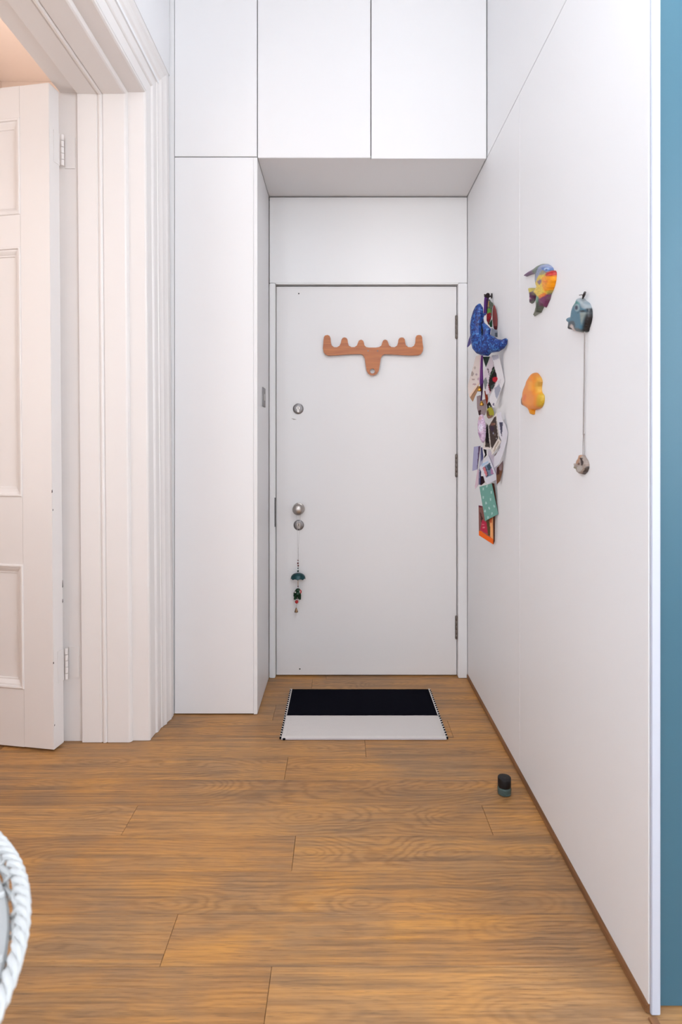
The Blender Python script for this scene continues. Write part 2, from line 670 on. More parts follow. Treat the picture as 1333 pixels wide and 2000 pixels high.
for k in range(-16, 12):
    ya = Y0 + PW * k
    cuts = [-2.25]
    if k in joints:
        j = [q for q in joints[k]]
        lo, hi = (min(j), max(j)) if j else (-0.9 - rng.random() * 0.3, 1.0)
        cuts += [c for c in (lo - 1.35 - 0.2 * rng.random(),) if c > -2.0]
        cuts += sorted(j)
        cuts += [hi + 1.1 + 0.4 * rng.random()]
    else:
        c = -2.25 + rng.uniform(0.4, 1.6)
        while c < 2.3:
            cuts.append(c)
            c += rng.uniform(1.3, 1.9)
    cuts = [c for c in cuts if c < 2.4] + [2.6]
    for a, b_ in zip(cuts, cuts[1:]):
        if k >= 0 and ya > 1.24:
            # the hall is walled on the right from here on
            if a > 0.64:
                continue
            b_ = min(b_, 0.637)
        plank(a, b_, ya, ya + PW)

ce = box('ceiling', -2.6, 2.7, -3.1, 4.1, CEIL, CEIL + 0.1, 'plaster')
tag(ce, 'high white plastered ceiling', 'ceiling', kind='structure')

# ---- right wall: white panels
WX = 0.636
wr = box('wall_right', WX + 0.021, WX + 0.11, 1.30, 3.16, 0, CEIL, 'carcass')
tag(wr, 'white panelled wall on the right with hanging ornaments', 'wall', kind='structure')
for (a, b_, z0, z1) in ((1.222, 2.1088, 0.020, 2.4425), (2.1106, 3.05, 0.020, 2.4425), (1.222, 3.05, 2.4455, CEIL)):
    box('panel', WX, WX + 0.020, a, b_, z0, z1, 'wallwhite', wr, bevel=0.0008, seg=1)
box('edge_strip', WX + 0.002, WX + 0.021, 1.214, 1.2218, 0.004, CEIL, 'edge', wr, bevel=0.0015)
bb = box('baseboard_right', WX - 0.005, WX + 0.012, 1.2225, 2.985, 0.0, 0.0195, 'skirt', bevel=0.002)
tag(bb, 'thin brown oak strip along the foot of the white panel wall', 'baseboard', kind='structure')
th_ = box('trim_3', WX - 0.006, WX + 0.012, 0.25, 1.2125, -0.001, 0.0035, 'skirt', bevel=0.001)
tag(th_, 'flat oak threshold strip in line with the panel wall', 'trim', kind='structure')

# ---- teal return wall beyond the panel's end
tw = box('wall_teal', 0.668, 2.62, 1.236, 1.298, 0.004, CEIL, 'teal')
tag(tw, 'teal blue wall at the right edge beyond the white panel', 'wall', kind='structure')
box('shadow_gap', 0.6575, 0.6675, 1.262, 1.298, 0.004, CEIL, 'teal', tw)

# ---- back wall with the over-door panel
wb = box('wall_back', -1.1, 0.746, 3.07, 3.18, 0, CEIL, 'carcass')
tag(wb, 'wall at the end of the hall around the flush door', 'wall', kind='structure')
box('overdoor_panel', -0.3695, 0.6335, 2.985, 3.03, 2.004, 2.438, 'framewhite', wb, bevel=0.0015)

# ---- front door frame
t1 = thing('trim_1', (0.13, 3.0, 0), 'white painted frame around the flush entrance door', 'door frame', kind='structure')
fx0, fx1 = -0.3700, 0.6342
box('jamb', fx0, -0.3398, 2.982, 3.06, 0.001, 2.002, 'framewhite', t1, bevel=0.003)
box('jamb', 0.5885, fx1, 2.982, 3.06, 0.001, 2.002, 'framewhite', t1, bevel=0.003)
box('head', -0.3398, 0.5885, 2.986, 3.06, 1.9985, 2.0035, 'framewhite', t1)
box('dark_backing', -0.3398, 0.5885, 3.0545, 3.068, 0.001, 1.998, 'dark', t1)  # near-black sheet: shade of the door gaps put into its colour

# ---- flush front door
DY = 3.012
d1 = thing('door_1', (0.123, DY, 0), 'plain white flush entrance door at the end of the hall', 'door', kind='structure')
leaf = box('leaf', -0.3372, 0.5852, DY, 3.052, 0.006, 1.9935, 'doorwhite', d1, bevel=0.002)
def dz(py, d=DY): return H - (py - VY) * d / F
def dx(px, d=DY): return (px - VX) * d / F
for ya, yb in ((617, 661), (888, 931), (1203, 1247)):
    hg = MB()
    za, zb = dz(yb), dz(ya)
    n_ = 5
    for i in range(n_):
        a = za + (zb - za) * i / n_ + 0.0008
        b_ = za + (zb - za) * (i + 1) / n_ - 0.0008
        hg.lathe([(0.0066, a), (0.0074, a + 0.001), (0.0074, b_ - 0.001), (0.0066, b_)], (dx(892), DY - 0.004, 0), 14)
    hg.lathe([(0.0035, za - 0.003), (0.006, za - 0.001), (0.006, zb + 0.001), (0.0035, zb + 0.003)], (dx(892), DY - 0.004, 0), 12)
    hg.box(dx(892), dx(892) + 0.004, DY - 0.003, DY + 0.03, za, zb)
    o = hg.build('hinge', 'bronze', d1, smooth=True)
# knob and locks
kx, kz = dx(582.5, 2.96), dz(995.5, 2.96)
kn = MB().lathe([(0.012, 0), (0.030, 0.0005), (0.030, 0.003), (0.026, 0.006), (0.0125, 0.009), (0.011, 0.020), (0.013, 0.026), (0.021, 0.033),
                 (0.0270, 0.041), (0.0288, 0.049), (0.0275, 0.057), (0.0225, 0.064), (0.013, 0.0685), (0.004, 0.0695)], (kx, DY, kz), 28, 'y').build('knob', 'nickel', d1, smooth=True)
for (cx, cy, r) in ((583, 798.5, 0.0272), (584, 1025.5, 0.0265)):
    x_, z_ = dx(cx), dz(cy)
    es = MB().lathe([(0.006, 0), (r, 0.0003), (r, 0.004), (r - 0.003, 0.0065), (0.0135, 0.0068)], (x_, DY, z_), 28, 'y').build('lock_rose', 'steel', d1, smooth=True)
    MB().lathe([(0.002, 0.0), (0.0100, 0.0002), (0.0100, 0.0092), (0.009, 0.0102), (0.002, 0.0102)], (x_, DY, z_ + 0.003), 20, 'y').build('cylinder', 'nickel', es, smooth=True)
    MB().box(x_ - 0.005, x_ + 0.005, DY - 0.0088, DY - 0.002, z_ - 0.018, z_ - 0.004).build('cylinder_body', 'nickel', es, bevel=0.002)
    MB().box(x_ - 0.0014, x_ + 0.0014, DY - 0.0109, DY - 0.003, z_ - 0.003, z_ + 0.009).build('keyhole', 'black', es)
for cx, cy in ((584, 573.5), (586, 1306.5)):
    MB().lathe([(0.001, -0.001), (0.0036, -0.001), (0.0036, 0.0006), (0.001, 0.0008)], (dx(cx), DY, dz(cy)), 10, 'y').build('screw', 'black', d1)
box('latch_keep', -0.3425, -0.3392, 2.9795, 2.99, dz(1029, 2.98), dz(972, 2.98), 'black', t1)
relief('scuff', [(569, 817), (574, 817.6), (580, 819.4), (574, 820.2)], ((0, DY, 0), (0, -1, 0)), 'card', d1, th=0.0002, base=(190, 184, 180), step=1.0)

# ---- tall and overhead cupboards
CF = 2.58        # front plane of the cupboards
cx0, cx1, cx2, cx3 = -0.7365, -0.3724, 0.1256, 0.6295
TC = thing('tall_cupboard', (-0.55, 2.78, 0), 'tall narrow white cupboard standing left of the entrance door alcove', 'cupboard')
box('door', cx0 + 0.0015, cx1 - 0.0165, CF, CF + 0.018, 0.005, 2.4425, 'laminate', TC, bevel=0.0012)
box('side_panel', cx1 - 0.0160, cx1, CF, 2.984, 0.002, 2.4425, 'laminate', TC, bevel=0.0012)
box('carcass', cx0 + 0.002, cx1 - 0.018, CF + 0.0195, 2.975, 0.0, 2.436, 'carcass', TC)
OL = thing('overhead_cupboard', (-0.55, 2.78, 2.446), 'narrow white overhead cupboard stacked on the tall cupboard', 'cupboard', 'white overhead cupboards')
box('door', cx0 + 0.0015, cx1 - 0.002, CF, CF + 0.018, 2.4465, CEIL - 0.02, 'laminate', OL, bevel=0.0012)
box('carcass', cx0 + 0.004, cx1 - 0.001, CF + 0.020, 3.05, 2.4455, CEIL - 0.003, 'carcass', OL)
OR = thing('overhead_cupboard', (0.128, 2.78, 2.44), 'wide white double-door cupboard bridging above the entrance door', 'cupboard', 'white overhead cupboards')
box('door', cx1 + 0.002, cx2 - 0.0022, CF, CF + 0.018, 2.4405, CEIL - 0.02, 'laminate', OR, bevel=0.0012)
box('door', cx2 + 0.0022, cx3 + 0.0025, CF, CF + 0.018, 2.4375, CEIL - 0.02, 'laminate', OR, bevel=0.0012)
box('soffit', cx1 + 0.001, cx3 + 0.0035, CF + 0.0205, 3.05, 2.4435, 2.459, 'laminate', OR)
box('carcass', cx1 + 0.001, cx3, CF + 0.0215, 3.05, 2.461, CEIL - 0.003, 'carcass', OR)
fi = box('trim_4', -0.797, cx0 - 0.0015, CF + 0.0055, CF + 0.019, 0.002, CEIL, 'laminate')
tag(fi, 'slim white filler strip between left wall and overhead cupboards', 'trim', kind='structure')

# switch plate on the side of the tall cupboard
sw = thing('light_switch', (cx1, 2.78, 1.36), 'small brushed metal switch plate on the alcove side of the tall cupboard', 'switch')
box('plate', cx1 + 0.0005, cx1 + 0.004, 2.735, 2.825, 1.362, 1.452, 'steel', sw, bevel=0.001)
box('rocker', cx1 + 0.004, cx1 + 0.007, 2.77, 2.79, 1.392, 1.422, 'nickel', sw, bevel=0.001)

# ---- left wall and the old doorway in it
JY = 2.352          # far jamb line
HZ = 2.591          # head height
NY = 1.24           # near jamb line
wl = MB()
wl.box(-1.08, -0.8, JY + 0.03, 3.06, 0, 2.7)
wl.box(-1.08, -0.772, NY - 0.33, 3.06, 2.70, CEIL)
wl.box(-1.08, -0.8, 1.0, NY - 0.03, 0, 2.7)
wl = wl.build('wall_left', 'plaster')
tag(wl, 'white wall above the panelled doorway on the left', 'wall', kind='structure')
# the wall is furred out flush with the moulding above the doorway
box('plaster_face', -0.7718, -0.757, 1.0, CF - 0.0005, 2.80, CEIL, 'plaster', wl)

t2 = thing('trim_2', (-0.9, JY, 0), 'old moulded warm white door surround on the left', 'door frame', kind='structure')
# lining profile: (x, proud)
lin = [(-1.105, 0.0), (-1.105, 0.004), (-1.034, 0.004), (-1.034, 0.013), (-1.032, 0.0155), (-0.957, 0.0155), (-0.955, 0.013), (-0.951, 0.012),
       (-0.949, 0.017), (-0.945, 0.0195), (-0.940, 0.0195), (-0.936, 0.017), (-0.934, 0.012), (-0.930, 0.0155), (-0.848, 0.0155), (-0.842, 0.013),
       (-0.838, 0.007), (-0.836, 0.001), (-0.774, 0.0005), (-0.774, -0.02), (-1.105, -0.02)]
linj = [(-1.142 if q[0] < -1.1 else q[0], q[1]) for q in lin]
MB().prism(linj, lambda a, b_, h: (a, JY - b_, h), 0.0015, HZ + 0.0).build('jamb', 'oldpaint', t2, lean=True)
MB().prism(lin, lambda a, b_, h: (a, NY + b_, h), 0.0015, HZ + 0.0).build('jamb', 'oldpaint', t2, lean=True)
MB().prism(lin, lambda a, b_, h: (a, h, HZ - b_), NY, JY).build('head', 'oldpaint', t2, lean=True)
# architrave profile: (s from the opening edge, proud of x = -0.80)
arc = [(0.0, -0.0), (0.0, 0.026), (0.002, 0.031), (0.006, 0.0335), (0.010, 0.0325), (0.0125, 0.028), (0.0145, 0.0275), (0.016, 0.0315), (0.062, 0.0345),
       (0.064, 0.038), (0.068, 0.0415), (0.072, 0.0425), (0.108, 0.0435), (0.110, 0.047), (0.116, 0.0475), (0.122, 0.0485), (0.130, 0.052), (0.137, 0.0565),
       (0.141, 0.0575), (0.143, 0.0535), (0.150, 0.0545), (0.160, 0.0560), (0.172, 0.0590), (0.180, 0.0625), (0.184, 0.0645), (0.1855, 0.0620), (0.220, 0.0630), (0.2255, 0.061), (0.2255, 0.0)]
ax = -0.80


def arch_leg(yf, name):
    # mitred top: each profile point rises to the head's height at the same s
    n = len(arc)
    vs = [(ax + p, yf(s), 0.0015) for s, p in arc] + [(ax + p, yf(s), HZ + s) for s, p in arc]
    fs = [tuple(range(n - 1, -1, -1)), tuple(range(n, 2 * n))] + [(i, (i + 1) % n, n + (i + 1) % n, n + i) for i in range(n)]
    return finish(name, vs, fs, 'oldpaint', t2, lean=True)


arch_leg(lambda s: JY + s, 'architrave')
arch_leg(lambda s: NY - s, 'architrave')
n = len(arc)
vs = [(ax + p, NY - s, HZ + s) for s, p in arc] + [(ax + p, JY + s, HZ + s) for s, p in arc]
fs = [tuple(range(n - 1, -1, -1)), tuple(range(n, 2 * n))] + [(i, (i + 1) % n, n + (i + 1) % n, n + i) for i in range(n)]
finish('architrave_head', vs, fs, 'oldpaint', t2, lean=True)

# ---- the old panelled door, standing open into the side room
hinge_pt = Vector((-1.108, 2.262))
uu = Vector((-0.985, 0.172)).normalized()
vv = Vector((-uu.y, uu.x)) * -1      # into the thickness, away from the camera
if vv.y < 0:
    vv = -vv
D2 = thing('door_2', (-1.55, 2.35, 0), 'warm white panelled old door standing open on the left', 'door', kind='structure')


def dp(s, t, z):
    q = hinge_pt + uu * s + vv * t
    return (q.x, q.y, z)


def dbox(name, s0, s1, t0, t1, z0, z1, mat='oldpaint', parent=None, bevel=0.0015):
    vs = [dp(s, t, z) for z in (z0, z1) for t in (t0, t1) for s in (s0, s1)]
    return finish(name, vs, [(0, 2, 3, 1), (4, 5, 7, 6), (0, 1, 5, 4), (2, 6, 7, 3), (0, 4, 6, 2), (1, 3, 7, 5)], mat, parent, bevel=bevel, lean=True)


DW, TH, ST = 0.93, 0.060, 0.128
ZB, ZT = 0.010, 2.575
rows = [(0.236, 0.716), (0.982, 1.952), (2.078, 2.450)]
dbox('stile', 0, ST, 0, TH, ZB, ZT, parent=D2)
dbox('stile', DW - ST, DW, 0, TH, ZB, ZT, parent=D2)
zs = [ZB] + [z for r in rows for z in r] + [ZT]
for i in range(0, len(zs), 2):
    dbox('rail', ST, DW - ST, 0.0, TH, zs[i], zs[i + 1], parent=D2, bevel=0)
mu0, mu1 = DW / 2 - 0.055, DW / 2 + 0.055
for (a, b_) in rows:
    dbox('muntin', mu0, mu1, 0.0, TH, a, b_, parent=D2, bevel=0)
    for (s0, s1) in ((ST, mu0), (mu1, DW - ST)):
        pn = dbox('panel', s0, s1, 0.016, TH - 0.016, a, b_, parent=D2, bevel=0)
        # moulding round the panel: profile (inset, depth)
        prof = [(-0.002, 0.002), (-0.001, -0.003), (0.003, -0.005), (0.008, -0.004), (0.010, 0.002), (0.016, 0.003), (0.024, 0.008), (0.029, 0.0115), (0.034, 0.012), (0.036, 0.0165), (0.0, 0.0165)]
        vs, fs = [], []
        for (cs, cz, ds, dz_) in ((s0, a, 1, 1), (s1, a, -1, 1), (s1, b_, -1, -1), (s0, b_, 1, -1)):
            for (i_, t_) in prof:
                vs.append(dp(cs + ds * i_, t_, cz + dz_ * i_))
        m = len(prof)
        for q in range(4):
            q2 = (q + 1) % 4
            for i in range(m):
                i2 = (i + 1) % m
                fs.append((q * m + i, q * m + i2, q2 * m + i2, q2 * m + i))
        finish('moulding', vs, fs, 'oldpaint', pn, lean=True)
for zc in (2.345, 0.318):
    hx = (hinge_pt + vv * (TH + 0.004)) + Vector((0.010, 0.0))
    hb = MB()
    for i in range(5):
        a = zc - 0.062 + 0.0248 * i
        hb.lathe([(0.005, a + 0.0008), (0.0062, a + 0.0015), (0.0062, a + 0.0235), (0.005, a + 0.0240)], (hx.x, hx.y, 0), 12)
    hg = hb.build('hinge', 'oldpaint', D2, lean=True, smooth=True)
    box('hinge_leaf', hx.x, hx.x + 0.040, JY - 0.0075, JY - 0.0038, zc - 0.062, zc + 0.062, 'oldpaint', hg, lean=True, bevel=0.001)
    vs = [dp(s, t, z) for z in (zc - 0.062, zc + 0.062) for t in (TH - 0.036, TH) for s in (-0.0022, 0.001)]
    finish('hinge_leaf', vs, [(0, 2, 3, 1), (4, 5, 7, 6), (0, 1, 5, 4), (2, 6, 7, 3), (0, 4, 6, 2), (1, 3, 7, 5)], 'oldpaint', hg, lean=True)
for (zz, t_, hgt) in ((0.998, 0.001, 0.012), (0.928, 0.004, 0.008), (0.56, 0.058, 0.016), (0.62, 0.0585, 0.03), (0.34, 0.001, 0.008), (0.1, 0.004, 0.007)):
    vs = [dp(-0.0006, t_ - 0.0018, zz), dp(-0.0006, t_ + 0.0022, zz + 0.002), dp(-0.0006, t_ + 0.001, zz + hgt), dp(-0.0006, t_ - 0.001, zz + hgt * 0.8),
          dp(0.001, t_ - 0.0018, zz), dp(0.001, t_ + 0.0022, zz + 0.002), dp(0.001, t_ + 0.001, zz + hgt), dp(0.001, t_ - 0.001, zz + hgt * 0.8)]
    finish('paint_chip', vs, [(0, 1, 2, 3), (7, 6, 5, 4), (0, 4, 5, 1), (1, 5, 6, 2), (2, 6, 7, 3), (3, 7, 4, 0)], 'hookdark', D2, lean=True)

# ---- side room beyond the old door
ws = MB()
ws.box(-2.36, -2.26, 1.55, 4.0, 0, CEIL - 0.011)
ws.box(-2.36, -2.26, 0.2, 1.55, 0, 0.8)
ws.box(-2.36, -2.26, 0.2, 1.55, 2.9, CEIL - 0.011)
ws.box(-2.36, -2.26, 0.2, 0.35, 0.8, 2.9)
ws.box(-2.36, -1.08, 3.9, 4.0, 0, CEIL - 0.011)
ws.box(-2.36, -1.14, 0.1, 0.2, 0, CEIL - 0.011)
ws = ws.build('wall_side_room', 'peach')
tag(ws, 'peach lit walls of the room behind the open old door', 'wall', kind='structure')
cs = box('ceiling_side_room', -2.36, -1.081, 0.1, 4.0, CEIL - 0.01, CEIL - 0.0005, 'peach')
tag(cs, 'peach ceiling of the room behind the open old door', 'ceiling', kind='structure')
w3 = thing('fill_window_3', (-2.3, 0.95, 0.8), 'added unseen window lighting the room behind the open old door', 'window', kind='structure')  # added out of view as warm fill on the old door
fr = MB()
for y_ in (0.35, 0.93, 1.51):
    fr.box(-2.33, -2.26, y_, y_ + 0.04, 0.8, 2.9)
for z_ in (0.8, 2.86):
    fr.box(-2.325, -2.265, 0.35, 1.55, z_, z_ + 0.04)
fr.build('window_frame', 'framewhite', w3)
for y_ in (0.39, 0.97):
    box('fill_pane', -2.31, -2.304, y_, y_ + 0.54, 0.84, 2.86, 'fill_pane_warm', w3)
pe = thing('fill_pendant', (-2.02, 3.0, CEIL), 'added unseen warm globe pendant lighting the room behind the old door', 'lamp')  # added out of view to light the side room's ceiling
MB().ball((-2.02, 3.0, 2.55), 0.14, 20).build('globe', 'fill_globe_warm', pe, smooth=True)
MB().tube([(-2.02, 3.0, 2.68), (-2.02, 3.0, CEIL)], 0.004).build('flex', 'black', pe)
MB().lathe([(0.03, 2.675), (0.034, 2.68), (0.028, 2.73), (0.01, 2.74)], (-2.02, 3.0, 0), 16).build('lamp_holder', 'black', pe)

# ---- rest of the hall behind the camera
wn = MB()
wn.box(-1.14, -1.04, -0.3, 1.0, 0, CEIL)
wn.box(-1.14, -1.04, -3.0, -0.3, 0, 0.7)
wn.box(-1.14, -1.04, -3.0, -0.3, 3.0, CEIL)
wn.box(-1.14, -1.04, -3.0, -2.5, 0.7, 3.0)
wn = wn.build('wall_near_left', 'plaster')
tag(wn, 'white wall beside the wicker table', 'wall', kind='structure')
w4 = thing('fill_window_4', (-1.09, -1.4, 0.7), 'added unseen wide window to the left of the viewer', 'window', kind='structure')  # added for sideways light on the right wall
fr = MB()
for y_ in (-2.5, -1.79, -1.05, -0.34):
    fr.box(-1.11, -1.04, y_, y_ + 0.04, 0.7, 3.0)
for z_ in (0.7, 2.96):
    fr.box(-1.105, -1.045, -2.5, -0.3, z_, z_ + 0.04)
fr.build('window_frame', 'framewhite', w4)
for y_, w_ in ((-2.46, 0.67), (-1.75, 0.70), (-1.01, 0.67)):
    box('fill_pane', -1.09, -1.084, y_, y_ + w_, 0.74, 2.96, 'fill_pane_left', w4)
rw = MB()
# rear wall with an added window opening x -0.5..1.9, z 0.9..3.1
rw.box(-1.14, 2.7, -3.1, -3.0, 0, 0.9)
rw.box(-1.14, 2.7, -3.1, -3.0, 3.1, CEIL)
rw.box(-1.14, -0.5, -3.1, -3.0, 0.9, 3.1)
rw.box(1.9, 2.7, -3.1, -3.0, 0.9, 3.1)
rw = rw.build('wall_rear', 'plaster')
tag(rw, 'white wall with an added tall window behind the viewer', 'wall', kind='structure')
sr = MB()
sr.box(2.6, 2.7, -3.1, 1.3, 0, 0.9)
sr.box(2.6, 2.7, -3.1, 1.3, 2.9, CEIL)
sr.box(2.6, 2.7, -3.1, -1.6, 0.9, 2.9)
sr.box(2.6, 2.7, 0.4, 1.3, 0.9, 2.9)
sr = sr.build('wall_far_right', 'plaster')
tag(sr, 'white wall with an added window to the right of the viewer', 'wall', kind='structure')
w1 = thing('fill_window_1', (0.7, -3.05, 0.9), 'added unseen tall sash window behind the viewer', 'window', kind='structure')  # added as soft fill from behind the camera
fr = MB()
for x_ in (-0.5, 0.28, 1.08, 1.86):
    fr.box(x_, x_ + 0.04, -3.07, -3.0, 0.9, 3.1)
for z_ in (0.9, 1.98, 3.06):
    fr.box(-0.5, 1.9, -3.065, -3.005, z_, z_ + 0.04)
fr.build('window_frame', 'framewhite', w1)
for i, x_ in enumerate((-0.46, 0.32, 1.12)):
    for z_ in (0.94, 2.02):
        box('fill_pane', x_, x_ + 0.74, -3.05, -3.044, z_, z_ + 1.04, 'fill_pane_rear', w1)
w2 = thing('fill_window_2', (2.65, -0.6, 0.9), 'added unseen wide window to the right of the viewer', 'window', kind='structure')  # added to brighten the left wall and architrave
fr = MB()
for y_ in (-1.6, -0.62, 0.36):
    fr.box(2.60, 2.67, y_, y_ + 0.04, 0.9, 2.9)
for z_ in (0.9, 2.86):
    fr.box(2.605, 2.665, -1.6, 0.4, z_, z_ + 0.04)
fr.build('window_frame', 'framewhite', w2)
for y_ in (-1.56, -0.58):
    box('fill_pane', 2.644, 2.65, y_, y_ + 0.94, 0.94, 2.86, 'fill_pane_side', w2)
pl = thing('fill_pendant', (0.45, 0.60, CEIL), 'added unseen white globe pendant above the viewer in the hall', 'lamp')  # added out of view to brighten the teal and panel walls
MB().ball((0.45, 0.60, 2.50), 0.15, 20).build('globe', 'fill_globe_cool', pl, smooth=True)
MB().tube([(0.45, 0.60, 2.64), (0.45, 0.60, CEIL)], 0.004).build('flex', 'black', pl)
MB().lathe([(0.03, 2.645), (0.034, 2.65), (0.028, 2.70), (0.01, 2.71)], (0.45, 0.60, 0), 16).build('lamp_holder', 'black', pl)

# ================================================================== things
# ---- moose-head coat rack
tfm = (600, 630, 5.127)
mo = [(205, 127), (180, 133), (170, 150), (165, 200), (160, 260), (168, 300), (185, 322), (215, 334), (300, 330), (400, 322), (480, 318), (540, 318), (565, 332), (580, 365), (588, 430),
      (596, 480), (612, 512), (640, 530), (672, 530), (700, 515), (718, 485), (728, 430), (738, 365), (752, 332), (780, 318), (850, 322), (950, 328), (1040, 332), (1110, 330), (1140, 318), (1158, 290), (1163, 255), (1155, 200),
      (1152, 150), (1143, 132), (1120, 127), (1098, 132), (1088, 150), (1084, 205), (1070, 235), (1045, 250), (1012, 248), (990, 230), (982, 200), (977, 170), (965, 155), (945, 152), (925, 158), (915, 175), (912, 205),
      (900, 235), (875, 250), (845, 248), (822, 232), (812, 205), (803, 182), (782, 174), (762, 182), (753, 205), (745, 232), (722, 248), (690, 253), (620, 253), (592, 248), (575, 230), (570, 205), (562, 184), (542, 174), (520, 182), (510, 205),
      (500, 232), (475, 249), (445, 249), (420, 235), (410, 205), (406, 175), (395, 157), (376, 151), (357, 157), (346, 175), (340, 205), (326, 235), (300, 250), (270, 249), (248, 232), (240, 205), (236, 160), (226, 135)]
hole = [(655 + 25 * math.cos(a * math.pi / 8), 487 + 25 * math.sin(a * math.pi / 8)) for a in range(16)]
rk = relief('coat_rack', mo, ((0, DY - 0.012, 0), (0, -1, 0)), 'rackwood', th=0.009, step=2.4, tf=tfm, holes=[hole])
tag(rk, 'bent wooden moose-head coat rack with six antler pegs on the entrance door', 'coat rack')
for (a, b_) in ((612, 284), (708, 284)):
    q = P(600 + a / 5.127, 630 + b_ / 5.127, DY - 0.021)
    MB().lathe([(0.001, -0.001), (0.0032, -0.001), (0.0032, 0.001), (0.001, 0.0016)], q, 10, 'y').build('screw', 'steel', rk)
    MB().lathe([(0.006, 0.0005), (0.006, 0.0135)], (q.x, DY, q.z), 10, 'y').build('spacer', 'rackwood', rk)

# ---- door mat
dm = thing('doormat', (0.087, 2.6, 0), 'black and white doormat in front of the entrance door', 'doormat')
mx0, mx1, my0, mym, my1 = -0.2455, 0.4190, 2.362, 2.562, 2.838


def matpart(name, x0, x1, y0, y1, z1, mat):
    nx, ny = 40, 14
    vs, fs = [], []
    for j in range(ny + 1):
        for i in range(nx + 1):
            u, v = i / nx, j / ny
            e = min(1.0, min(u, 1 - u) * nx / 1.0, 1.0)
            vs.append((x0 + (x1 - x0) * u + 0.0012 * (hsh(j, 3) - 0.5) * (1 if i in (0, nx) else 0), y0 + (y1 - y0) * v + 0.0012 * (hsh(i, 9) - 0.5) * (1 if j in (0, ny) else 0),
                       z1 - (0.003 if (i in (0, nx) or j in (0, ny)) else 0) + 0.0006 * (hsh(i, j) - 0.5)))
    b0 = len(vs)
    bl = [j * (nx + 1) for j in range(ny)]
    loop = [i for i in range(nx)] + [nx + j * (nx + 1) for j in range(ny)] + [ny * (nx + 1) + nx - i for i in range(nx)] + [(ny - j) * (nx + 1) for j in range(ny)]
    for j in range(ny):
        for i in range(nx):
            a = j * (nx + 1) + i
            fs.append((a, a + 1, a + nx + 2, a + nx + 1))
    for i in loop:
        vs.append((vs[i][0], vs[i][1], 0.0005))
    m = len(loop)
    for i in range(m):
        fs.append((loop[i], b0 + i, b0 + (i + 1) % m, loop[(i + 1) % m]))
    fs.append(tuple(b0 + i for i in reversed(range(m))))
    return finish(name, vs, fs, mat, dm)


matpart('black_band', mx0, mx1, mym + 0.0005, my1, 0.0085, 'matblack')
matpart('white_band', mx0 + 0.001, mx1, my0, mym - 0.0005, 0.0082, 'matwhite')
for s, xx in ((-1, mx0), (1, mx1)):
    st, sb = MB(), MB()
    nst = 46
    for i in range(nst):
        y = my0 + (my1 - my0) * (i + 0.5) / nst
        tgt = st if i % 2 else sb
        tgt.box(min(xx, xx + s * 0.0065), max(xx, xx + s * 0.0065), y - 0.0042, y + 0.0042, 0.0006, 0.0082 - (0.001 if i % 2 else 0))
    o = st.build('pale_stitching', 'matwhite', dm, bevel=0.001, seg=1)
    o['kind'] = 'stuff'
    o = sb.build('dark_stitching', 'matblack', dm, bevel=0.001, seg=1)
    o['kind'] = 'stuff'
for xa in (mx0 + 0.0006, mx1 - 0.0046):
    box('piping', xa, xa + 0.004, mym, my1 - 0.002, 0.0062, 0.0098, 'matwhite', dm, bevel=0.001, seg=1)
box('front_binding', mx0, mx1, my0 - 0.006, my0 - 0.0003, 0.0006, 0.0062, 'bind', dm, bevel=0.002)
MB().ball((mx0 + 0.012, my0 - 0.004, 0.004), 0.005, 8, (1.4, 1, 0.8)).build('frayed_corner', 'matblack', dm)

# ---- little jar by the wall
jx, jy = 0.5495, 1.995
jr = thing('glass_jar', (jx, jy, 0), 'small dark glass jar with black lid on the floor', 'jar')
MB().lathe([(0.005, 0.0006), (0.019, 0.0006), (0.0225, 0.003), (0.0232, 0.008), (0.0232, 0.021), (0.0215, 0.0245), (0.0195, 0.026), (0.017, 0.026), (0.0195, 0.020), (0.0195, 0.008), (0.016, 0.005), (0.004, 0.005)], (jx, jy, 0), 28).build('glass_body', 'jar', jr, smooth=True)
lid = MB().lathe([(0.005, 0.0265), (0.0215, 0.0265), (0.0222, 0.028), (0.0222, 0.0545), (0.0212, 0.0565), (0.0195, 0.0572), (0.004, 0.0572)], (jx, jy, 0), 32).build('lid', 'black', jr, smooth=True)

# ---- charm hanging from the door knob
cy_ = DY - 0.034
ch = thing('hanging_charm', (kx, cy_, dz(1196, cy_)), 'beaded charm with green umbrella and bell hanging from the door knob', 'charm')


def cp(px, py):
    return P(px, py, cy_)


zt = kz + 0.0125
lp = [Vector((kx - 0.0115, cy_ + 0.006, kz)), Vector((kx - 0.008, cy_ + 0.006, kz + 0.0085)), Vector((kx, cy_ + 0.006, zt)), Vector((kx + 0.008, cy_ + 0.006, kz + 0.0085)), Vector((kx + 0.0115, cy_ + 0.006, kz))]
MB().tube([cp(583, 1076)] + [cp(581, 1030)] + lp + [cp(586, 1030)] + [cp(583.2, 1074)], 0.0007, 6).build('thread_loop', 'thread', ch)
MB().tube([cp(583, 1070), cp(583, 1100), cp(582.8, 1150), cp(579, 1190)], 0.0008, 6).build('thread', 'cord', ch)
for (px, py, r, m) in ((582.5, 1094.5, 0.0030, 'maroon'), (582.3, 1100, 0.0046, 'maroon'), (582.8, 1105, 0.0042, 'maroon'), (582.5, 1110, 0.0034, 'dkgreen'), (582.5, 1115.5, 0.0050, 'dkgreen'), (582.5, 1145, 0.0032, 'maroon')):
    MB().ball(cp(px, py), r, 12).build('bead', m, ch, smooth=True)
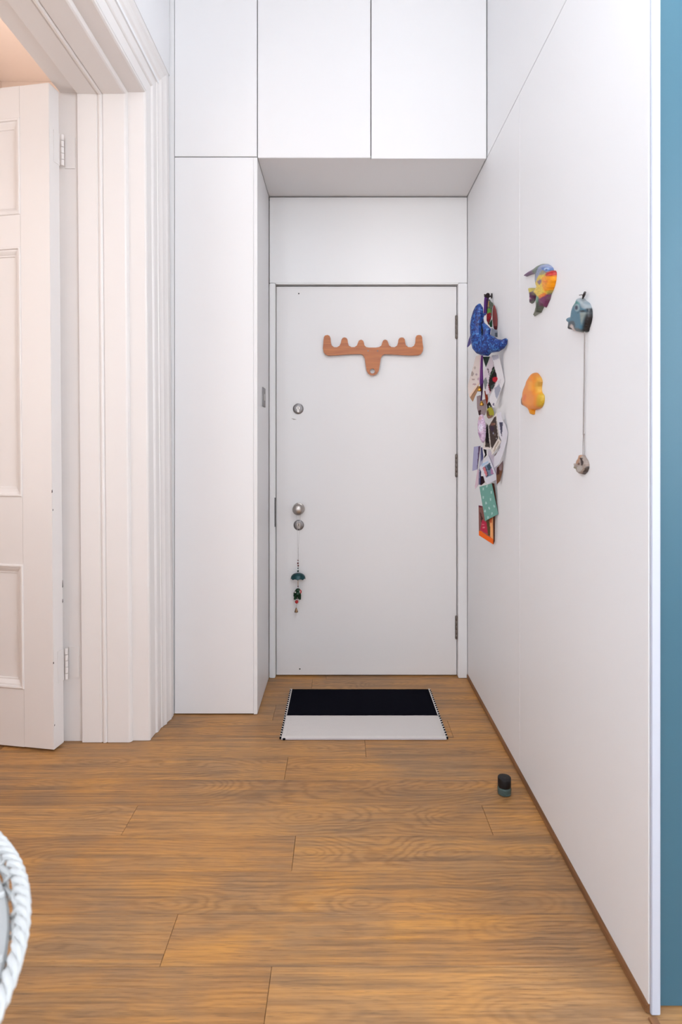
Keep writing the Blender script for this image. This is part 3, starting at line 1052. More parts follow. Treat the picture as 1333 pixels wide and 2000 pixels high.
# umbrella
uc = cp(582.7, 1131)
vs, fs = [], []
seg, rg = 32, 8
for i in range(rg + 1):
    t = i / rg
    for k in range(seg):
        a = 2 * math.pi * k / seg
        sc = abs(math.sin(a * 4))
        r = 0.003 + 0.0345 * math.sin(t * math.pi / 2) ** 0.9
        z = 0.031 * (math.cos(t * math.pi / 2) ** 0.9) + (0.0055 * sc if i == rg else 0)
        vs.append((uc.x + r * math.cos(a), uc.y + r * math.sin(a) * 0.8, uc.z + z))
b0 = len(vs)
for i in range(rg + 1):
    t = i / rg
    for k in range(seg):
        v = vs[i * seg + k]
        vs.append((uc.x + (v[0] - uc.x) * 0.95, uc.y + (v[1] - uc.y) * 0.95, v[2] - 0.0015))
for i in range(rg):
    for k in range(seg):
        k2 = (k + 1) % seg
        fs.append((i * seg + k, i * seg + k2, (i + 1) * seg + k2, (i + 1) * seg + k))
        fs.append((b0 + i * seg + k, b0 + (i + 1) * seg + k, b0 + (i + 1) * seg + k2, b0 + i * seg + k2))
for k in range(seg):
    k2 = (k + 1) % seg
    fs.append((rg * seg + k, rg * seg + k2, b0 + rg * seg + k2, b0 + rg * seg + k))
fs.append(tuple(range(seg - 1, -1, -1)))
fs.append(tuple(b0 + k for k in range(seg)))
finish('umbrella', vs, fs, 'tealbead', ch, smooth=True)
MB().tube([cp(582.7, 1124), cp(582.7, 1143)], 0.0012, 8).build('umbrella_stem', 'gold', ch)
# elephant: body, head with ear and trunk, four legs, as one animal body
ec = cp(582, 1160)
el = MB()
el.ball((ec.x, ec.y, ec.z), 0.0165, 16, (1.0, 0.75, 0.95))
el.ball((ec.x + 0.001, ec.y, ec.z + 0.017), 0.0125, 14, (1.1, 0.85, 0.9))
for sx in (-1, 1):
    el.tube([(ec.x + sx * 0.010, ec.y - 0.004, ec.z - 0.004), (ec.x + sx * 0.013 - 0.002, ec.y - 0.004, ec.z - 0.027)], [0.0075, 0.0055], 10)
    el.tube([(ec.x + sx * 0.006, ec.y + 0.006, ec.z - 0.004), (ec.x + sx * 0.007 - 0.002, ec.y + 0.006, ec.z - 0.026)], [0.0075, 0.0055], 10)
el.tube([(ec.x - 0.010, ec.y - 0.006, ec.z + 0.016), (ec.x - 0.017, ec.y - 0.010, ec.z + 0.006), (ec.x - 0.019, ec.y - 0.010, ec.z - 0.010)], [0.005, 0.004, 0.0028], 10)
el = el.build('elephant', 'elegreen', ch, smooth=True)
MB().ball((ec.x + 0.014, ec.y - 0.006, ec.z + 0.013), 0.0085, 12, (0.7, 0.4, 1.1)).build('ear', 'red', el, smooth=True)
MB().ball((ec.x + 0.0115, ec.y - 0.0085, ec.z + 0.013), 0.006, 12, (0.5, 0.4, 1.0)).build('ear_lining', 'thread', el, smooth=True)
MB().ball((ec.x - 0.012, ec.y - 0.0105, ec.z + 0.011), 0.0045, 10).build('tusk_spot', 'thread', el, smooth=True)
MB().ball(cp(579.8, 1175.5), 0.0088, 16).build('red_ball', 'red', ch, smooth=True)
bc = cp(579, 1195.5)
MB().lathe([(0.0092, 0.0), (0.0095, 0.001), (0.0075, 0.006), (0.0048, 0.014), (0.0030, 0.0195), (0.0012, 0.0225), (0.0006, 0.0225), (0.0022, 0.019), (0.0040, 0.013), (0.0066, 0.006), (0.0082, 0.0005)], bc, 20).build('bell', 'bell', ch, smooth=True)

# ---- ceramic fish on the panel wall
WN = Vector((-1, 0, 0))
wp = ((WX - 0.0004, 2, 1), WN)
tf1 = (1015, 505, 14.81)
fish = [(1062, 352), (1086, 400), (1085, 500), (1075, 620), (1040, 780), (985, 930), (930, 1050), (900, 1180), (850, 1290), (795, 1415), (775, 1400), (780, 1310), (720, 1400), (645, 1560), (560, 1600), (455, 1668),
        (530, 1530), (570, 1380), (562, 1200), (585, 1085), (520, 1085), (475, 1190), (425, 1275), (375, 1305), (378, 1180), (378, 1050), (355, 930), (330, 850), (430, 848), (535, 880), (585, 810), (560, 745), (540, 600), (548, 450),
        (480, 425), (380, 455), (235, 518), (195, 482), (330, 380), (500, 285), (600, 208), (720, 155), (840, 160), (930, 210), (990, 275), (1000, 340)]
fp = [
    ([(600, 760), (700, 480), (900, 420), (1100, 480), (1080, 640), (1000, 900), (900, 1060), (760, 1120), (620, 1060), (560, 900)], (226, 196, 66)),
    ([(150, 550), (150, 350), (620, 180), (640, 420), (400, 470)], (134, 98, 140)),
    ([(500, 440), (560, 220), (720, 140), (860, 150), (800, 330), (640, 520), (590, 780), (520, 760)], (112, 126, 108)),
    ([(600, 470), (690, 250), (740, 200), (700, 400), (620, 620), (570, 740), (545, 640)], (74, 92, 88)),
    ([(700, 320), (760, 190), (860, 165), (960, 220), (1010, 300), (990, 350), (930, 410), (900, 460), (800, 440), (720, 520), (630, 720), (600, 640), (640, 480)], (142, 152, 182)),
    ([(820, 260), (930, 250), (1000, 300), (985, 350), (920, 370), (830, 330)], (92, 122, 182)),
    (('e', 930, 305, 38, 36), (206, 222, 236)), (('e', 935, 310, 22, 22), (40, 56, 116)),
    ([(760, 420), (860, 330), (940, 390), (880, 460), (780, 480)], (158, 150, 118)),
    ([(930, 480), (960, 410), (1020, 350), (1100, 340), (1100, 500), (1000, 520)], (186, 34, 34)),
    ([(980, 470), (1090, 420), (1090, 450), (1000, 500)], (232, 96, 88)),
    ([(830, 560), (930, 500), (1100, 500), (1060, 720), (1000, 900), (900, 960), (850, 800)], (244, 160, 18)),
    ([(880, 640), (990, 650), (980, 690), (880, 690)], (226, 120, 24)),
    ([(700, 660), (780, 600), (830, 630), (810, 720), (765, 765), (720, 720)], (128, 92, 118)),
    ([(320, 830), (560, 860), (530, 960), (370, 1030)], (196, 178, 64)),
    ([(360, 1020), (540, 950), (600, 1010), (540, 1100), (460, 1200), (360, 1320)], (96, 48, 92)),
    (('e', 430, 1150, 22, 30), (222, 170, 200)),
    ([(480, 1040), (570, 950), (640, 1050), (560, 1110)], (118, 98, 84)),
    ([(590, 1020), (720, 1100), (760, 1180), (700, 1330), (640, 1280), (600, 1150)], (104, 158, 132)),
    ([(560, 1120), (640, 1150), (690, 1330), (650, 1580), (430, 1690), (560, 1400)], (136, 142, 122)),
    ([(740, 1190), (640, 1560), (600, 1580), (660, 1330)], (70, 74, 66)),
    ([(740, 1150), (880, 1010), (930, 1060), (860, 1300), (790, 1430), (770, 1320), (700, 1430), (730, 1280)], (126, 62, 104)),
    ([(740, 1080), (860, 1000), (920, 980), (880, 1080), (760, 1160)], (226, 132, 52)),
]
o = relief('ceramic_fish', fish, wp, 'glaze', th=0.004, puff=0.016, rpx=10, step=1.0, base=(112, 120, 108), paints=fp, tf=tf1, speck=0.30, blur=1)
tag(o, 'multicoloured ceramic angelfish with yellow belly and red lips on the panel wall', 'wall ornament', 'ceramic fish on the panel wall')

tf2 = (1015, 720, 21.05)
yf = [(690, 165), (590, 230), (500, 350), (400, 520), (370, 650), (290, 830), (240, 1000), (230, 1130), (180, 1260), (195, 1480), (300, 1540), (450, 1640), (520, 1760), (560, 1870), (640, 1880), (665, 1710), (800, 1665), (900, 1625),
      (1000, 1500), (1045, 1300), (1040, 1100), (965, 1000), (935, 900), (935, 750), (965, 550), (925, 400), (860, 290), (780, 190)]
yp = [
    ([(560, 230), (690, 150), (800, 190), (900, 380), (860, 500), (800, 350), (690, 220)], (206, 132, 40)),
    ([(860, 250), (990, 420), (960, 800), (960, 1000), (880, 1000), (850, 700), (900, 480)], (226, 178, 78)),
    ([(930, 460), (990, 460), (950, 760), (905, 760)], (196, 150, 74)),
    ([(620, 500), (780, 520), (830, 760), (800, 900), (600, 900)], (250, 172, 24)),
    ([(390, 1120), (500, 1020), (520, 1150), (470, 1330), (380, 1330)], (230, 120, 48)),
    ([(960, 980), (1070, 1000), (1060, 1500), (960, 1560), (900, 1640), (940, 1300)], (212, 176, 60)),
    ([(160, 1260), (230, 1080), (300, 1180), (330, 1400), (300, 1540), (180, 1500)], (92, 86, 98)),
    ([(150, 1370), (230, 1370), (300, 1440), (310, 1560), (150, 1500)], (146, 100, 92)),
    ([(500, 340), (560, 350), (610, 410), (585, 440), (500, 385)], (176, 74, 22)),
    ([(540, 1680), (620, 1680), (640, 1900), (540, 1880)], (232, 170, 66)),
]
o = relief('ceramic_fish', yf, wp, 'glaze', th=0.004, puff=0.016, rpx=11, step=1.0, base=(240, 152, 26), paints=yp, tf=tf2, speck=0.06, smooth=2, blur=5)
tag(o, 'plump orange-yellow ceramic fish with grey fin on the panel wall', 'wall ornament', 'ceramic fish on the panel wall')

tf3 = (1100, 560, 16.66)
bf = [(600, 400), (560, 500), (480, 620), (420, 800), (395, 980), (330, 985), (270, 1030), (255, 1100), (300, 1160), (325, 1180), (305, 1340), (340, 1390), (400, 1390), (450, 1370), (480, 1430), (560, 1460), (640, 1475), (740, 1490),
      (850, 1460), (880, 1350), (930, 1200), (970, 1000), (970, 800), (940, 650), (880, 530), (780, 460), (720, 385), (650, 365)]
bp_ = [
    ([(600, 360), (720, 360), (800, 450), (960, 640), (960, 760), (860, 680), (800, 560), (700, 480)], (158, 166, 170)),
    ([(500, 560), (620, 440), (780, 520), (760, 620), (600, 640)], (78, 134, 132)),
    ([(930, 700), (1000, 700), (1000, 1000), (900, 1480), (800, 1500), (850, 1300), (910, 1050), (950, 850)], (36, 30, 32)),
    ([(800, 830), (950, 830), (930, 930), (890, 1080), (840, 1250), (820, 1000)], (150, 160, 156)),
    ([(720, 850), (820, 770), (920, 760), (940, 830), (780, 810), (740, 870)], (40, 36, 34)),
    (('e', 710, 680, 90, 120), (156, 178, 186)), (('e', 690, 680, 52, 72), (34, 48, 78)),
    ([(240, 990), (330, 990), (320, 1170), (240, 1160)], (76, 88, 100)),
    ([(300, 1220), (420, 1180), (460, 1120), (600, 1110), (650, 1240), (640, 1480), (560, 1330), (470, 1240), (440, 1380), (300, 1420)], (72, 84, 92)),
    ([(440, 1300), (520, 1215), (580, 1260), (620, 1400), (610, 1480), (470, 1450)], (206, 194, 190)),
    ([(620, 1330), (800, 1360), (860, 1500), (600, 1500)], (96, 108, 112)),
]
cf = thing('ceramic_fish', (WX - 0.006, 1.55, 0.95), 'blue-grey ceramic fish with a small fish dangling on a long cord', 'wall ornament', 'ceramic fish on the panel wall')
relief('fish_body', bf, wp, 'glaze', cf, th=0.006, puff=0.014, rpx=8, step=0.9, base=(84, 128, 148), paints=bp_, tf=tf3, speck=0.12, smooth=2, blur=2)


def onwall(px, py, off):
    return on_plane(px, py, (WX - off, 0, 0), WN)


MB().tube([onwall(1143.5, 571, 0.012), onwall(1141, 577, 0.010), onwall(1139, 583, 0.008)], [0.0032, 0.0036, 0.002], 8).build('nail', 'hookdark', cf)
MB().tube([onwall(1132.5, 576.5, 0.010), onwall(1137, 575.6, 0.010), onwall(1141, 578, 0.010), onwall(1139, 582, 0.007)], 0.0011, 6).build('wire', 'hookdark', cf)
MB().tube([onwall(1142.6, 648, 0.010), onwall(1142, 720, 0.006), onwall(1141, 780, 0.005), onwall(1140.2, 848, 0.005)], 0.0016, 6).build('cord', 'cord', cf)
MB().ball(onwall(1141, 848.5, 0.005), 0.0030, 8).build('cord_knot', 'cord', cf)
MB().tube([onwall(1140.2, 848, 0.005), onwall(1139.3, 870, 0.005), onwall(1139.4, 889, 0.006)], 0.0009, 6).tube([onwall(1141.4, 848, 0.005), onwall(1142, 870, 0.005), onwall(1142.4, 889, 0.006)], 0.0009, 6).build('cord_end', 'cord', cf)
tf4 = (1120, 860, 26.67)
pf = [(470, 750), (425, 930), (335, 1050), (310, 1180), (180, 1195), (215, 1330), (175, 1455), (310, 1520), (360, 1650), (480, 1750), (640, 1775), (770, 1650), (850, 1450), (860, 1250), (800, 1050), (700, 900), (620, 750)]
pp_ = [([(430, 760), (620, 750), (640, 1000), (560, 1180), (430, 1250), (420, 980)], (186, 146, 118)), ([(410, 880), (490, 880), (480, 960), (400, 960)], (120, 66, 66)),
       ([(600, 900), (680, 920), (780, 1150), (770, 1300), (700, 1300), (680, 1100)], (58, 40, 38)), (('e', 575, 1230, 60, 65), (110, 72, 52)),
       ([(480, 1420), (560, 1330), (740, 1340), (760, 1480), (640, 1650), (500, 1650)], (186, 178, 172)), ([(760, 1600), (870, 1300), (880, 1500), (720, 1780), (620, 1780)], (92, 82, 78)),
       ([(300, 1350), (470, 1400), (440, 1620), (330, 1600)], (150, 142, 120))]
relief('dangling_fish', pf, wp, 'glaze', cf, th=0.004, puff=0.010, rpx=6, step=0.8, base=(168, 154, 146), paints=pp_, tf=tf4, speck=0.12)

# ---- bundle of cards and keepsakes on one hook of the panel wall
HKX, HKY = 0.610, 2.50
hk = MB().tube([(WX, HKY, 1.815), (0.624, HKY, 1.812), (HKX + 0.004, HKY, 1.806), (HKX - 0.004, HKY, 1.812), (HKX - 0.005, HKY, 1.822)], 0.0035, 8)
hk.lathe([(0.003, 0.0), (0.011, 0.0), (0.011, 0.003), (0.003, 0.0036)], (WX, HKY, 1.815), 14, 'x')
hk = hk.build('wall_hook', 'hookdark', smooth=True)
tag(hk, 'small dark wall hook carrying the bundle of cards', 'hook')


def bplane(layer, th=30.0):
    a = math.radians(th)
    n_ = Vector((-math.cos(a), -math.sin(a), 0))
    return (Vector((HKX, HKY, 1.5)) + n_ * layer, n_)


def hang(name, outline, layer, label, cat, ang=30.0, mat='card', group='keepsakes hanging from the wall hook', tf=None, **kw):
    T = (lambda q: (tf[0] + q[0] / tf[2], tf[1] + q[1] / tf[2])) if tf else (lambda q: q)
    pl_ = bplane(layer, ang)
    for _ in range(60):
        if max(on_plane(*T(q), *pl_).x for q in outline) < WX - 0.0015:
            break
        layer += 0.002
        pl_ = bplane(layer, ang)
    o = relief(name, outline, pl_, mat, tf=tf, **kw)
    tag(o, label, cat, group)
    return o


A = (905, 565, 14.03)
B = (905, 690, 14.03)
C = (905, 800, 14.03)
E = (905, 930, 14.03)
# behind the blue ornament
hang('maroon_tag', [(850, 425), (820, 560), (815, 800), (845, 1060), (890, 1110), (935, 1080), (945, 820), (905, 540)], 0.000, 'maroon leaf-shaped tag above the blue ornament tail', 'tag', 26, tf=A, base=(142, 78, 76), smooth=2, puff=0.003, rpx=3, paints=[([(820, 1020), (960, 1020), (960, 1130), (820, 1130)], (84, 30, 36))])
hang('silk_tassel', [(690, 260), (660, 420), (655, 640), (650, 850), (700, 975), (750, 880), (790, 700), (800, 520), (835, 420), (820, 375), (770, 340), (740, 280)], 0.006, 'multicoloured tassel of yellow green and red under the hook', 'tassel', 30, tf=A, base=(98, 104, 92), puff=0.006, rpx=4, speck=0.3,
     paints=[([(670, 300), (740, 340), (740, 480), (690, 520)], (196, 162, 82)), ([(650, 540), (780, 540), (780, 640), (700, 690), (650, 640)], (104, 152, 74)), ([(650, 680), (780, 640), (780, 780), (700, 990), (650, 900)], (142, 30, 44)), ([(640, 560), (670, 560), (670, 850), (640, 850)], (40, 24, 34))])
hang('green_pennant', [(800, 820), (800, 1035), (755, 1035), (715, 955)], 0.010, 'dark green triangular scrap beside the maroon leaf', 'tag', 30, tf=A, base=(34, 84, 62))
hang('purple_ribbon', [(650, 110), (720, 110), (735, 180), (700, 290), (665, 640), (570, 720), (575, 500), (590, 240)], 0.014, 'purple ribbon looped over the wall hook', 'ribbon', 34, tf=A, base=(92, 50, 122), paints=[([(600, 90), (760, 90), (740, 280), (600, 210)], (44, 32, 34)), ([(640, 270), (690, 270), (680, 640), (640, 660)], (50, 24, 40))], smooth=2)
hang('grey_card', [(780, 1060), (900, 1110), (945, 1150), (945, 1310), (760, 1280)], 0.012, 'small pale grey card behind the blue ornament tail', 'card', 30, tf=A, base=(164, 168, 180), paints=[([(880, 1200), (950, 1180), (950, 1320), (880, 1320)], (96, 104, 112))])
hang('violet_leaf', [(225, 1200), (215, 1500), (160, 1560), (120, 1595), (115, 1560), (160, 1380)], 0.03, 'slim violet leaf sticking out left of the blue ornament', 'tag', 40, tf=A, base=(104, 96, 148))
# the blue ornament
bo = [(480, 395), (400, 460), (330, 600), (270, 800), (240, 1000), (245, 1200), (265, 1450), (310, 1640), (420, 1770), (560, 1820), (700, 1830), (780, 1740), (980, 1710), (1130, 1620), (1210, 1500), (1225, 1380), (1190, 1345), (1110, 1390),
      (960, 1370), (860, 1300), (780, 1270), (745, 1235), (765, 1080), (660, 980), (585, 915), (560, 800), (590, 700), (640, 665), (580, 660), (560, 720), (570, 900), (600, 1150), (590, 1260), (540, 1310), (510, 1250), (500, 1100), (515, 900), (555, 640), (550, 500)]
hang('blue_ornament', bo, 0.032, 'speckled blue curved animal-shaped ornament at the top of the bundle', 'ornament', 30, mat='mosaic', tf=A, th=0.006, puff=0.016, rpx=9, step=1.1)
hang('dark_slit_plate', [(515, 760), (555, 700), (575, 900), (600, 1150), (585, 1250), (540, 1300), (512, 1240), (505, 1000)], 0.026, 'narrow dark plate painting the shaded slit of the blue ornament', 'card', 30, tf=A, base=(14, 14, 30))  # shade of the ornament's slit put into a near-black plate
# below it
hang('floral_envelope', [(360, 80), (490, 40), (480, 500), (455, 830), (190, 1215), (150, 1100), (130, 900)], 0.018, 'pale envelope with grey flowers at the left of the bundle', 'envelope', 34, tf=B, base=(224, 213, 208),
     paints=[(('e', 260, 560, 40, 70), (176, 164, 158)), (('e', 370, 580, 28, 35), (180, 164, 170)), (('e', 420, 700, 22, 40), (194, 168, 180)), (('e', 290, 720, 40, 25), (178, 160, 156)), (('e', 320, 850, 50, 25), (186, 160, 164)), (('e', 330, 400, 30, 40), (190, 178, 172)),
             ([(455, 780), (460, 840), (190, 1230), (170, 1160)], (232, 204, 184)), ([(470, 60), (500, 40), (480, 780), (440, 800)], (222, 190, 206))])
hang('kraft_tag', [(420, 880), (300, 1060), (200, 1220), (270, 1330), (330, 1180), (440, 960)], 0.014, 'brown kraft paper tag under the floral envelope', 'tag', 34, tf=B, base=(176, 140, 112))
hang('violet_ribbon', [(500, 60), (550, 60), (545, 420), (560, 800), (545, 980), (520, 1290), (480, 1310), (500, 1100), (465, 830), (475, 500)], 0.030, 'long violet ribbon hanging straight down the bundle', 'ribbon', 30, tf=B, base=(98, 54, 122), paints=[([(510, 60), (530, 60), (520, 700), (505, 700)], (130, 72, 140)), ([(460, 900), (560, 800), (540, 1320), (470, 1320)], (66, 30, 82))])
hang('green_card', [(545, 90), (740, 90), (690, 230), (630, 380), (590, 260)], 0.022, 'dark green scrap between ribbon and white photo card', 'card', 30, tf=B, base=(52, 70, 64))
hang('white_photo_card', [(790, 60), (980, 40), (1145, 760), (855, 1500), (780, 1430), (720, 1240), (850, 960), (960, 700), (860, 330)], 0.016, 'white card with grey smudge at the right of the bundle', 'card', 28, tf=B, base=(218, 215, 218),
     paints=[([(860, 960), (1000, 850), (1040, 980), (940, 1270), (900, 1180)], (164, 166, 180)), (('e', 845, 1390, 22, 40), (110, 100, 130)), ([(790, 60), (980, 40), (990, 150), (800, 200)], (186, 184, 196)), ([(960, 760), (1050, 700), (1040, 820), (960, 880)], (206, 202, 206))])
hang('dark_photo_card', [(770, 80), (860, 330), (965, 700), (760, 1090), (640, 1130), (560, 760), (600, 520), (690, 250)], 0.022, 'white-edged photo of a dark scene with a red spot', 'photo', 28, tf=B, base=(216, 206, 214),
     paints=[([(845, 320), (930, 570), (955, 690), (760, 1060), (700, 830), (740, 600)], (36, 34, 32)), (('e', 890, 720, 75, 75), (196, 48, 66)), ([(760, 900), (860, 830), (880, 880), (770, 1060)], (72, 82, 80)), ([(840, 430), (860, 450), (760, 660), (745, 650)], (84, 112, 88)),
             ([(560, 760), (640, 650), (680, 800), (620, 1000), (580, 980)], (132, 138, 138)), ([(700, 830), (760, 1070), (740, 1090), (690, 880)], (150, 52, 70)), ([(670, 420), (700, 420), (740, 590), (720, 600)], (110, 96, 106))])
hang('rust_strip', [(590, 1030), (650, 1020), (690, 1240), (660, 1420), (620, 1250)], 0.026, 'rust red paper strip beside the violet ribbon', 'card', 30, tf=B, base=(138, 56, 32))
hang('lime_card', [(670, 1530), (780, 1475), (850, 1620), (820, 1740), (700, 1790), (650, 1690)], 0.024, 'lime green rounded card below the dark photo', 'card', 30, tf=B, base=(176, 172, 66), smooth=2, paints=[([(640, 1600), (700, 1560), (740, 1720), (660, 1760)], (112, 84, 62)), ([(650, 1720), (820, 1700), (800, 1800), (680, 1800)], (150, 116, 104))])
hang('black_card', [(660, 1400), (720, 1330), (800, 1430), (760, 1500), (670, 1520)], 0.018, 'black scrap above the lime green card', 'card', 30, tf=B, base=(38, 36, 36), paints=[([(700, 1440), (770, 1430), (740, 1480)], (216, 220, 206))])
hang('mauve_card', [(380, 1180), (480, 1150), (500, 1290), (640, 1250), (650, 1560), (600, 1700), (440, 1700), (390, 1500)], 0.012, 'mauve grey card behind the brass bells', 'card', 30, tf=B, base=(158, 142, 144), paints=[([(430, 1570), (500, 1550), (490, 1700), (440, 1850), (410, 1840)], (60, 30, 36))])
for k, (px, py, r, lb) in enumerate(((937.2, 760.0, 0.0095, 'larger brass bell beside the floral envelope'), (941.5, 788.5, 0.0085, 'smaller brass bell lower on the violet ribbon'))):
    q = on_plane(px, py, *bplane(0.040, 30))
    o = MB().lathe([(0.001, -r), (r * 0.8, -r), (r, -r * 0.75), (r * 0.95, 0), (r * 0.7, r * 0.6), (r * 0.3, r), (r * 0.3, r * 1.3), (0.001, r * 1.35)], q, 14).build('brass_bell', 'gold', smooth=True)
    tag(o, lb, 'bell', 'keepsakes hanging from the wall hook')
# sequinned pink charm
pk = [(505, 130), (545, 130), (600, 300), (630, 480), (625, 700), (600, 860), (555, 915), (490, 800), (440, 640), (430, 400), (455, 220)]
o = hang('sequin_charm', pk, 0.040, 'pink and lilac sequinned charm hanging mid-bundle', 'charm', 30, tf=C, base=(206, 184, 206), puff=0.012, rpx=4, speck=0.30, step=1.0, paints=[(('e', 545, 500, 55, 110), (222, 214, 232)), (('e', 500, 700, 60, 70), (178, 146, 178)), (('e', 520, 230, 50, 60), (212, 176, 184))])
# dark photos
hang('dark_photo_card', [(625, 350), (700, 420), (740, 880), (780, 1090), (550, 1070), (600, 850)], 0.020, 'narrow dark photo left of the brown group photo', 'photo', 29, tf=C, base=(228, 220, 214), paints=[([(650, 400), (700, 440), (740, 1040), (610, 1030), (620, 860)], (44, 38, 38)), ([(620, 900), (740, 930), (740, 1035), (615, 1030)], (84, 76, 70))])
hang('brown_photo_card', [(915, 90), (945, 420), (990, 800), (1060, 880), (800, 1250), (765, 1080), (700, 450)], 0.028, 'dark brown group photo with white edge in the bundle middle', 'photo', 28, tf=C, base=(226, 218, 212), speck=0.10,
     paints=[([(905, 150), (930, 420), (970, 800), (790, 1080), (750, 880), (715, 460)], (78, 66, 64)), (('e', 800, 520, 50, 80), (72, 56, 74)), (('e', 810, 400, 40, 40), (130, 92, 82)), (('e', 870, 390, 25, 25), (150, 112, 96)), (('e', 835, 640, 14, 30), (150, 150, 168)), (('e', 925, 790, 18, 22), (150, 148, 150)), (('e', 880, 690, 30, 30), (116, 106, 102)), ([(990, 880), (860, 1160), (830, 1130), (960, 860)], (178, 166, 152))])
hang('white_envelope', [(930, 100), (1040, 70), (1080, 300), (1160, 400), (1230, 640), (1190, 900), (1080, 1250), (1000, 1480), (850, 1600), (860, 1250), (990, 1100), (1060, 850), (990, 700)], 0.010, 'crumpled white envelope at the right edge of the bundle', 'envelope', 26, tf=C, base=(214, 212, 220),
     paints=[([(1000, 340), (1100, 340), (1070, 760), (1040, 640)], (80, 80, 102)), ([(930, 980), (1030, 920), (1010, 1080), (930, 1090)], (76, 60, 62)), ([(1100, 300), (1160, 300), (1150, 360)], (150, 156, 150)), ([(850, 1150), (990, 1120), (860, 1300)], (120, 104, 106))])
hang('lilac_card', [(300, 1020), (480, 990), (440, 1300), (400, 1640), (260, 1680)], 0.034, 'lilac blue folded card sticking out at the left', 'card', 36, tf=C, base=(166, 164, 192), paints=[([(430, 1000), (490, 990), (410, 1640), (390, 1640)], (96, 72, 104))])
hang('striped_card', [(490, 1030), (530, 1040), (560, 1330), (500, 1700), (480, 2060), (400, 2050), (440, 1650)], 0.024, 'slim lilac card with navy edge beside the polaroid', 'card', 34, tf=C, base=(186, 186, 206), paints=[([(505, 1040), (545, 1040), (560, 1340), (500, 1420)], (84, 86, 130)), ([(470, 1600), (510, 1600), (480, 2070), (440, 2070)], (66, 64, 104))])
hang('pink_card', [(400, 1640), (440, 1640), (420, 2060), (340, 2180), (330, 2100)], 0.028, 'pale pink paper sliver below the lilac card', 'card', 36, tf=C, base=(206, 184, 196))
hang('lilac_slip', [(700, 1130), (780, 1150), (900, 1350), (960, 1900), (930, 2080), (830, 1700), (700, 1280)], 0.026, 'pale lilac paper slip behind the polaroid', 'card', 28, tf=C, base=(200, 192, 206))
hang('black_ribbon', [(560, 1080), (640, 1100), (650, 1250), (570, 1340), (610, 1230)], 0.020, 'black ribbon end under the narrow dark photo', 'ribbon', 30, tf=C, base=(24, 22, 24))
hang('polaroid', [(700, 1255), (960, 1900), (720, 2030), (640, 2010), (455, 1590)], 0.034, 'white-bordered instant photo in blue and red tilted in the bundle', 'photo', 28, tf=C, base=(214, 214, 224),
     paints=[([(540, 1590), (740, 1450), (810, 1640), (850, 1770), (640, 1865)], (124, 140, 164)), ([(545, 1600), (600, 1570), (680, 1780), (640, 1860)], (206, 130, 138)), ([(600, 1570), (640, 1590), (710, 1810), (640, 1850), (680, 1780)], (66, 76, 96)), ([(660, 1540), (740, 1460), (790, 1640), (690, 1660)], (72, 88, 104)), ([(770, 1600), (810, 1640), (850, 1770), (770, 1770)], (176, 134, 168)),
             ([(500, 1500), (700, 1400), (720, 1440), (520, 1570)], (176, 198, 222))])
hang('brown_card', [(930, 1600), (1100, 1400), (1080, 1700), (1020, 1950), (930, 2050), (920, 1800)], 0.008, 'rust brown card behind the polaroid at right', 'card', 26, tf=C, base=(120, 84, 62), paints=[([(1000, 1500), (1110, 1380), (1060, 1680), (1000, 1650)], (160, 138, 142)), ([(930, 1620), (990, 1560), (1000, 1760), (930, 1800)], (72, 36, 40))])
# lower cards
hang('brown_strip', [(790, 190), (860, 200), (960, 1000), (880, 1100), (870, 1780), (840, 1860), (830, 1100), (920, 980)], 0.006, 'dark brown strip behind the sage green card', 'card', 26, tf=E, base=(86, 52, 40))  # dark brown sliver along the right of the sage green card
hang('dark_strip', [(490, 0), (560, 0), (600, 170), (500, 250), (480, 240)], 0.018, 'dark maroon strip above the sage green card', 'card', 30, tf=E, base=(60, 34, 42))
hang('orange_frame_card', [(440, 800), (540, 820), (820, 1000), (845, 1740), (835, 1865), (450, 1620)], 0.012, 'orange-edged card with magenta print at the bundle bottom', 'card', 30, tf=E, base=(150, 104, 96), th=0.003,
     paints=[([(430, 790), (540, 810), (540, 860), (430, 850)], (120, 58, 78)), ([(450, 900), (540, 900), (560, 1200), (500, 1450), (450, 1480)], (140, 100, 96)), ([(470, 950), (560, 1150), (520, 1300)], (86, 52, 46)), ([(540, 1200), (660, 1260), (700, 1590), (480, 1480)], (190, 58, 86)), ([(545, 1310), (600, 1320), (600, 1340), (545, 1330)], (220, 130, 140)), ([(560, 1380), (620, 1390), (610, 1430), (550, 1420)], (216, 130, 140)), ([(620, 1100), (740, 1100), (770, 1640), (700, 1620), (660, 1260)], (98, 86, 58)),
             ([(740, 1000), (830, 1000), (850, 1780), (770, 1740)], (240, 176, 122)), ([(730, 1100), (800, 1100), (800, 1270), (740, 1270)], (208, 110, 66)), ([(440, 1500), (500, 1500), (760, 1680), (850, 1730), (850, 1900), (440, 1640)], (238, 116, 40))])
gd = []
for (a, b_) in ((560, 580), (760, 640), (640, 740), (725, 880), (800, 1020), (560, 350), (660, 270), (780, 440), (690, 1130), (860, 820), (610, 960)):
    gd.append((('e', a, b_, 20, 38), (178, 206, 204)))
hang('sage_card', [(455, 290), (790, 200), (970, 1040), (610, 1230)], 0.026, 'sage green dotted card hanging above the orange-edged card', 'card', 30, tf=E, base=(122, 168, 158), paints=gd)

# ---- white wicker table, lower left
TR, TX, TY, TZ = 0.333, -0.605, 0.430, 0.72
wt = thing('wicker_table', (TX, TY, 0), 'round white wicker table with braided rim at the lower left', 'table')


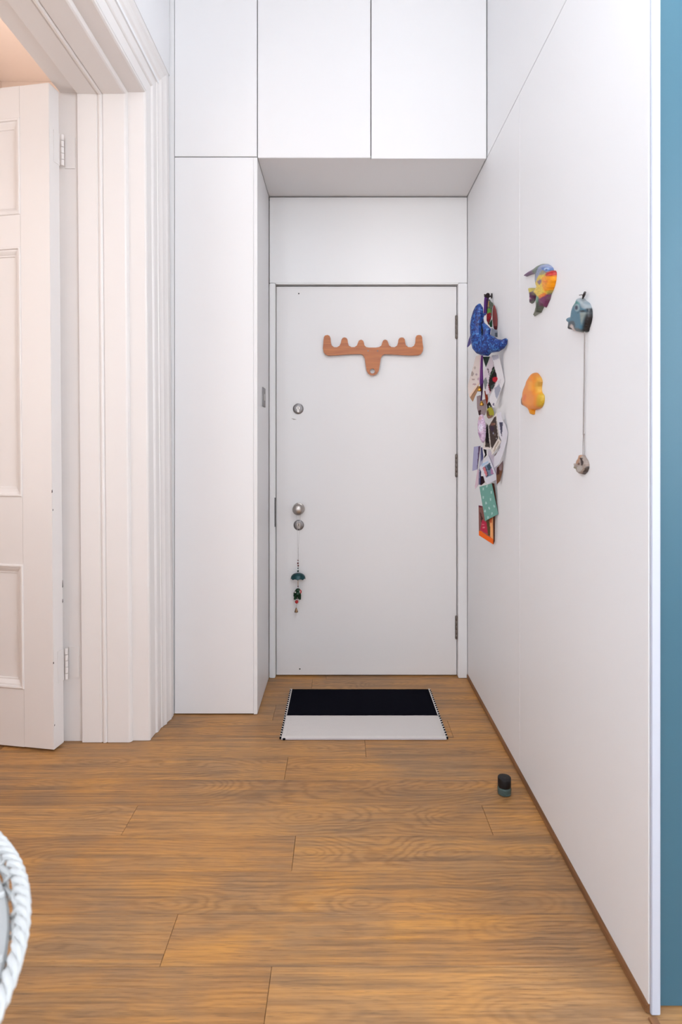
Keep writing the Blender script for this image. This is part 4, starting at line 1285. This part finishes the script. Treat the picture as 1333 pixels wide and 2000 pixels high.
def ring(r, z, rad, wob, ph, n=140, lobes=44):
    pts = []
    for i in range(n * 2):
        a = 2 * math.pi * i / (n * 2)
        pts.append((TX + (r + wob * math.cos(a * lobes + ph)) * math.cos(a), TY + (r + wob * math.cos(a * lobes + ph)) * math.sin(a), z + wob * math.sin(a * lobes + ph)))
    return MB().tube(pts, rad, 7, closed=True)


for k in range(3):
    ring(TR - 0.006, TZ, 0.0036, 0.0040, 2 * math.pi * k / 3).build('rim_braid', 'wicker', wt, smooth=True)
for (r_, z_, k) in ((TR - 0.010, TZ - 0.012, 0), (TR - 0.013, TZ - 0.020, 1)):
    ring(r_, z_, 0.0030, 0.0022, k * math.pi, lobes=36).build('woven_band', 'wicker', wt, smooth=True)
st = MB()
for k in range(72):
    a = 2 * math.pi * k / 72
    st.tube([(TX + (TR - 0.009) * math.cos(a), TY + (TR - 0.009) * math.sin(a), TZ - 0.002), (TX + (TR - 0.018) * math.cos(a + 0.05), TY + (TR - 0.018) * math.sin(a + 0.05), TZ - 0.024)], 0.0020, 6)
st.build('rim_stakes', 'wicker', wt, smooth=True)['kind'] = 'stuff'
MB().lathe([(0.01, TZ - 0.028), (TR - 0.026, TZ - 0.028), (TR - 0.0185, TZ - 0.025), (TR - 0.0175, TZ - 0.016), (TR - 0.020, TZ - 0.013), (0.01, TZ - 0.013)], (TX, TY, 0), 64).build('tabletop', 'tray', wt, smooth=True)
rr = TR - 0.020
for k in range(-3, 4):
    off = k * 0.088 + 0.03
    if abs(off) >= rr * 0.97:
        continue
    hl = math.sqrt(rr * rr - off * off)
    # flat straps across the top
    dirx, diry = math.cos(0.55), math.sin(0.55)
    nx_, ny_ = -diry, dirx
    pts = [(TX + nx_ * off + dirx * t * hl, TY + ny_ * off + diry * t * hl, TZ - 0.0115) for t in (-1, -0.5, 0, 0.5, 1)]
    MB().tube(pts, 0.0034, 8).build('strap', 'wicker', wt, smooth=True)
for k in range(4):
    a = math.pi / 4 + k * math.pi / 2
    pts = [(TX + 0.22 * math.cos(a), TY + 0.22 * math.sin(a), TZ - 0.03), (TX + 0.19 * math.cos(a), TY + 0.19 * math.sin(a), 0.35), (TX + 0.235 * math.cos(a), TY + 0.235 * math.sin(a), 0.001)]
    MB().tube(pts, [0.016, 0.014, 0.016], 10).build('leg', 'wicker', wt, smooth=True)
ring_ = [(TX + 0.2 * math.cos(2 * math.pi * i / 40), TY + 0.2 * math.sin(2 * math.pi * i / 40), 0.22) for i in range(40)]
MB().tube(ring_, 0.009, 8, closed=True).build('stretcher', 'wicker', wt, smooth=True)
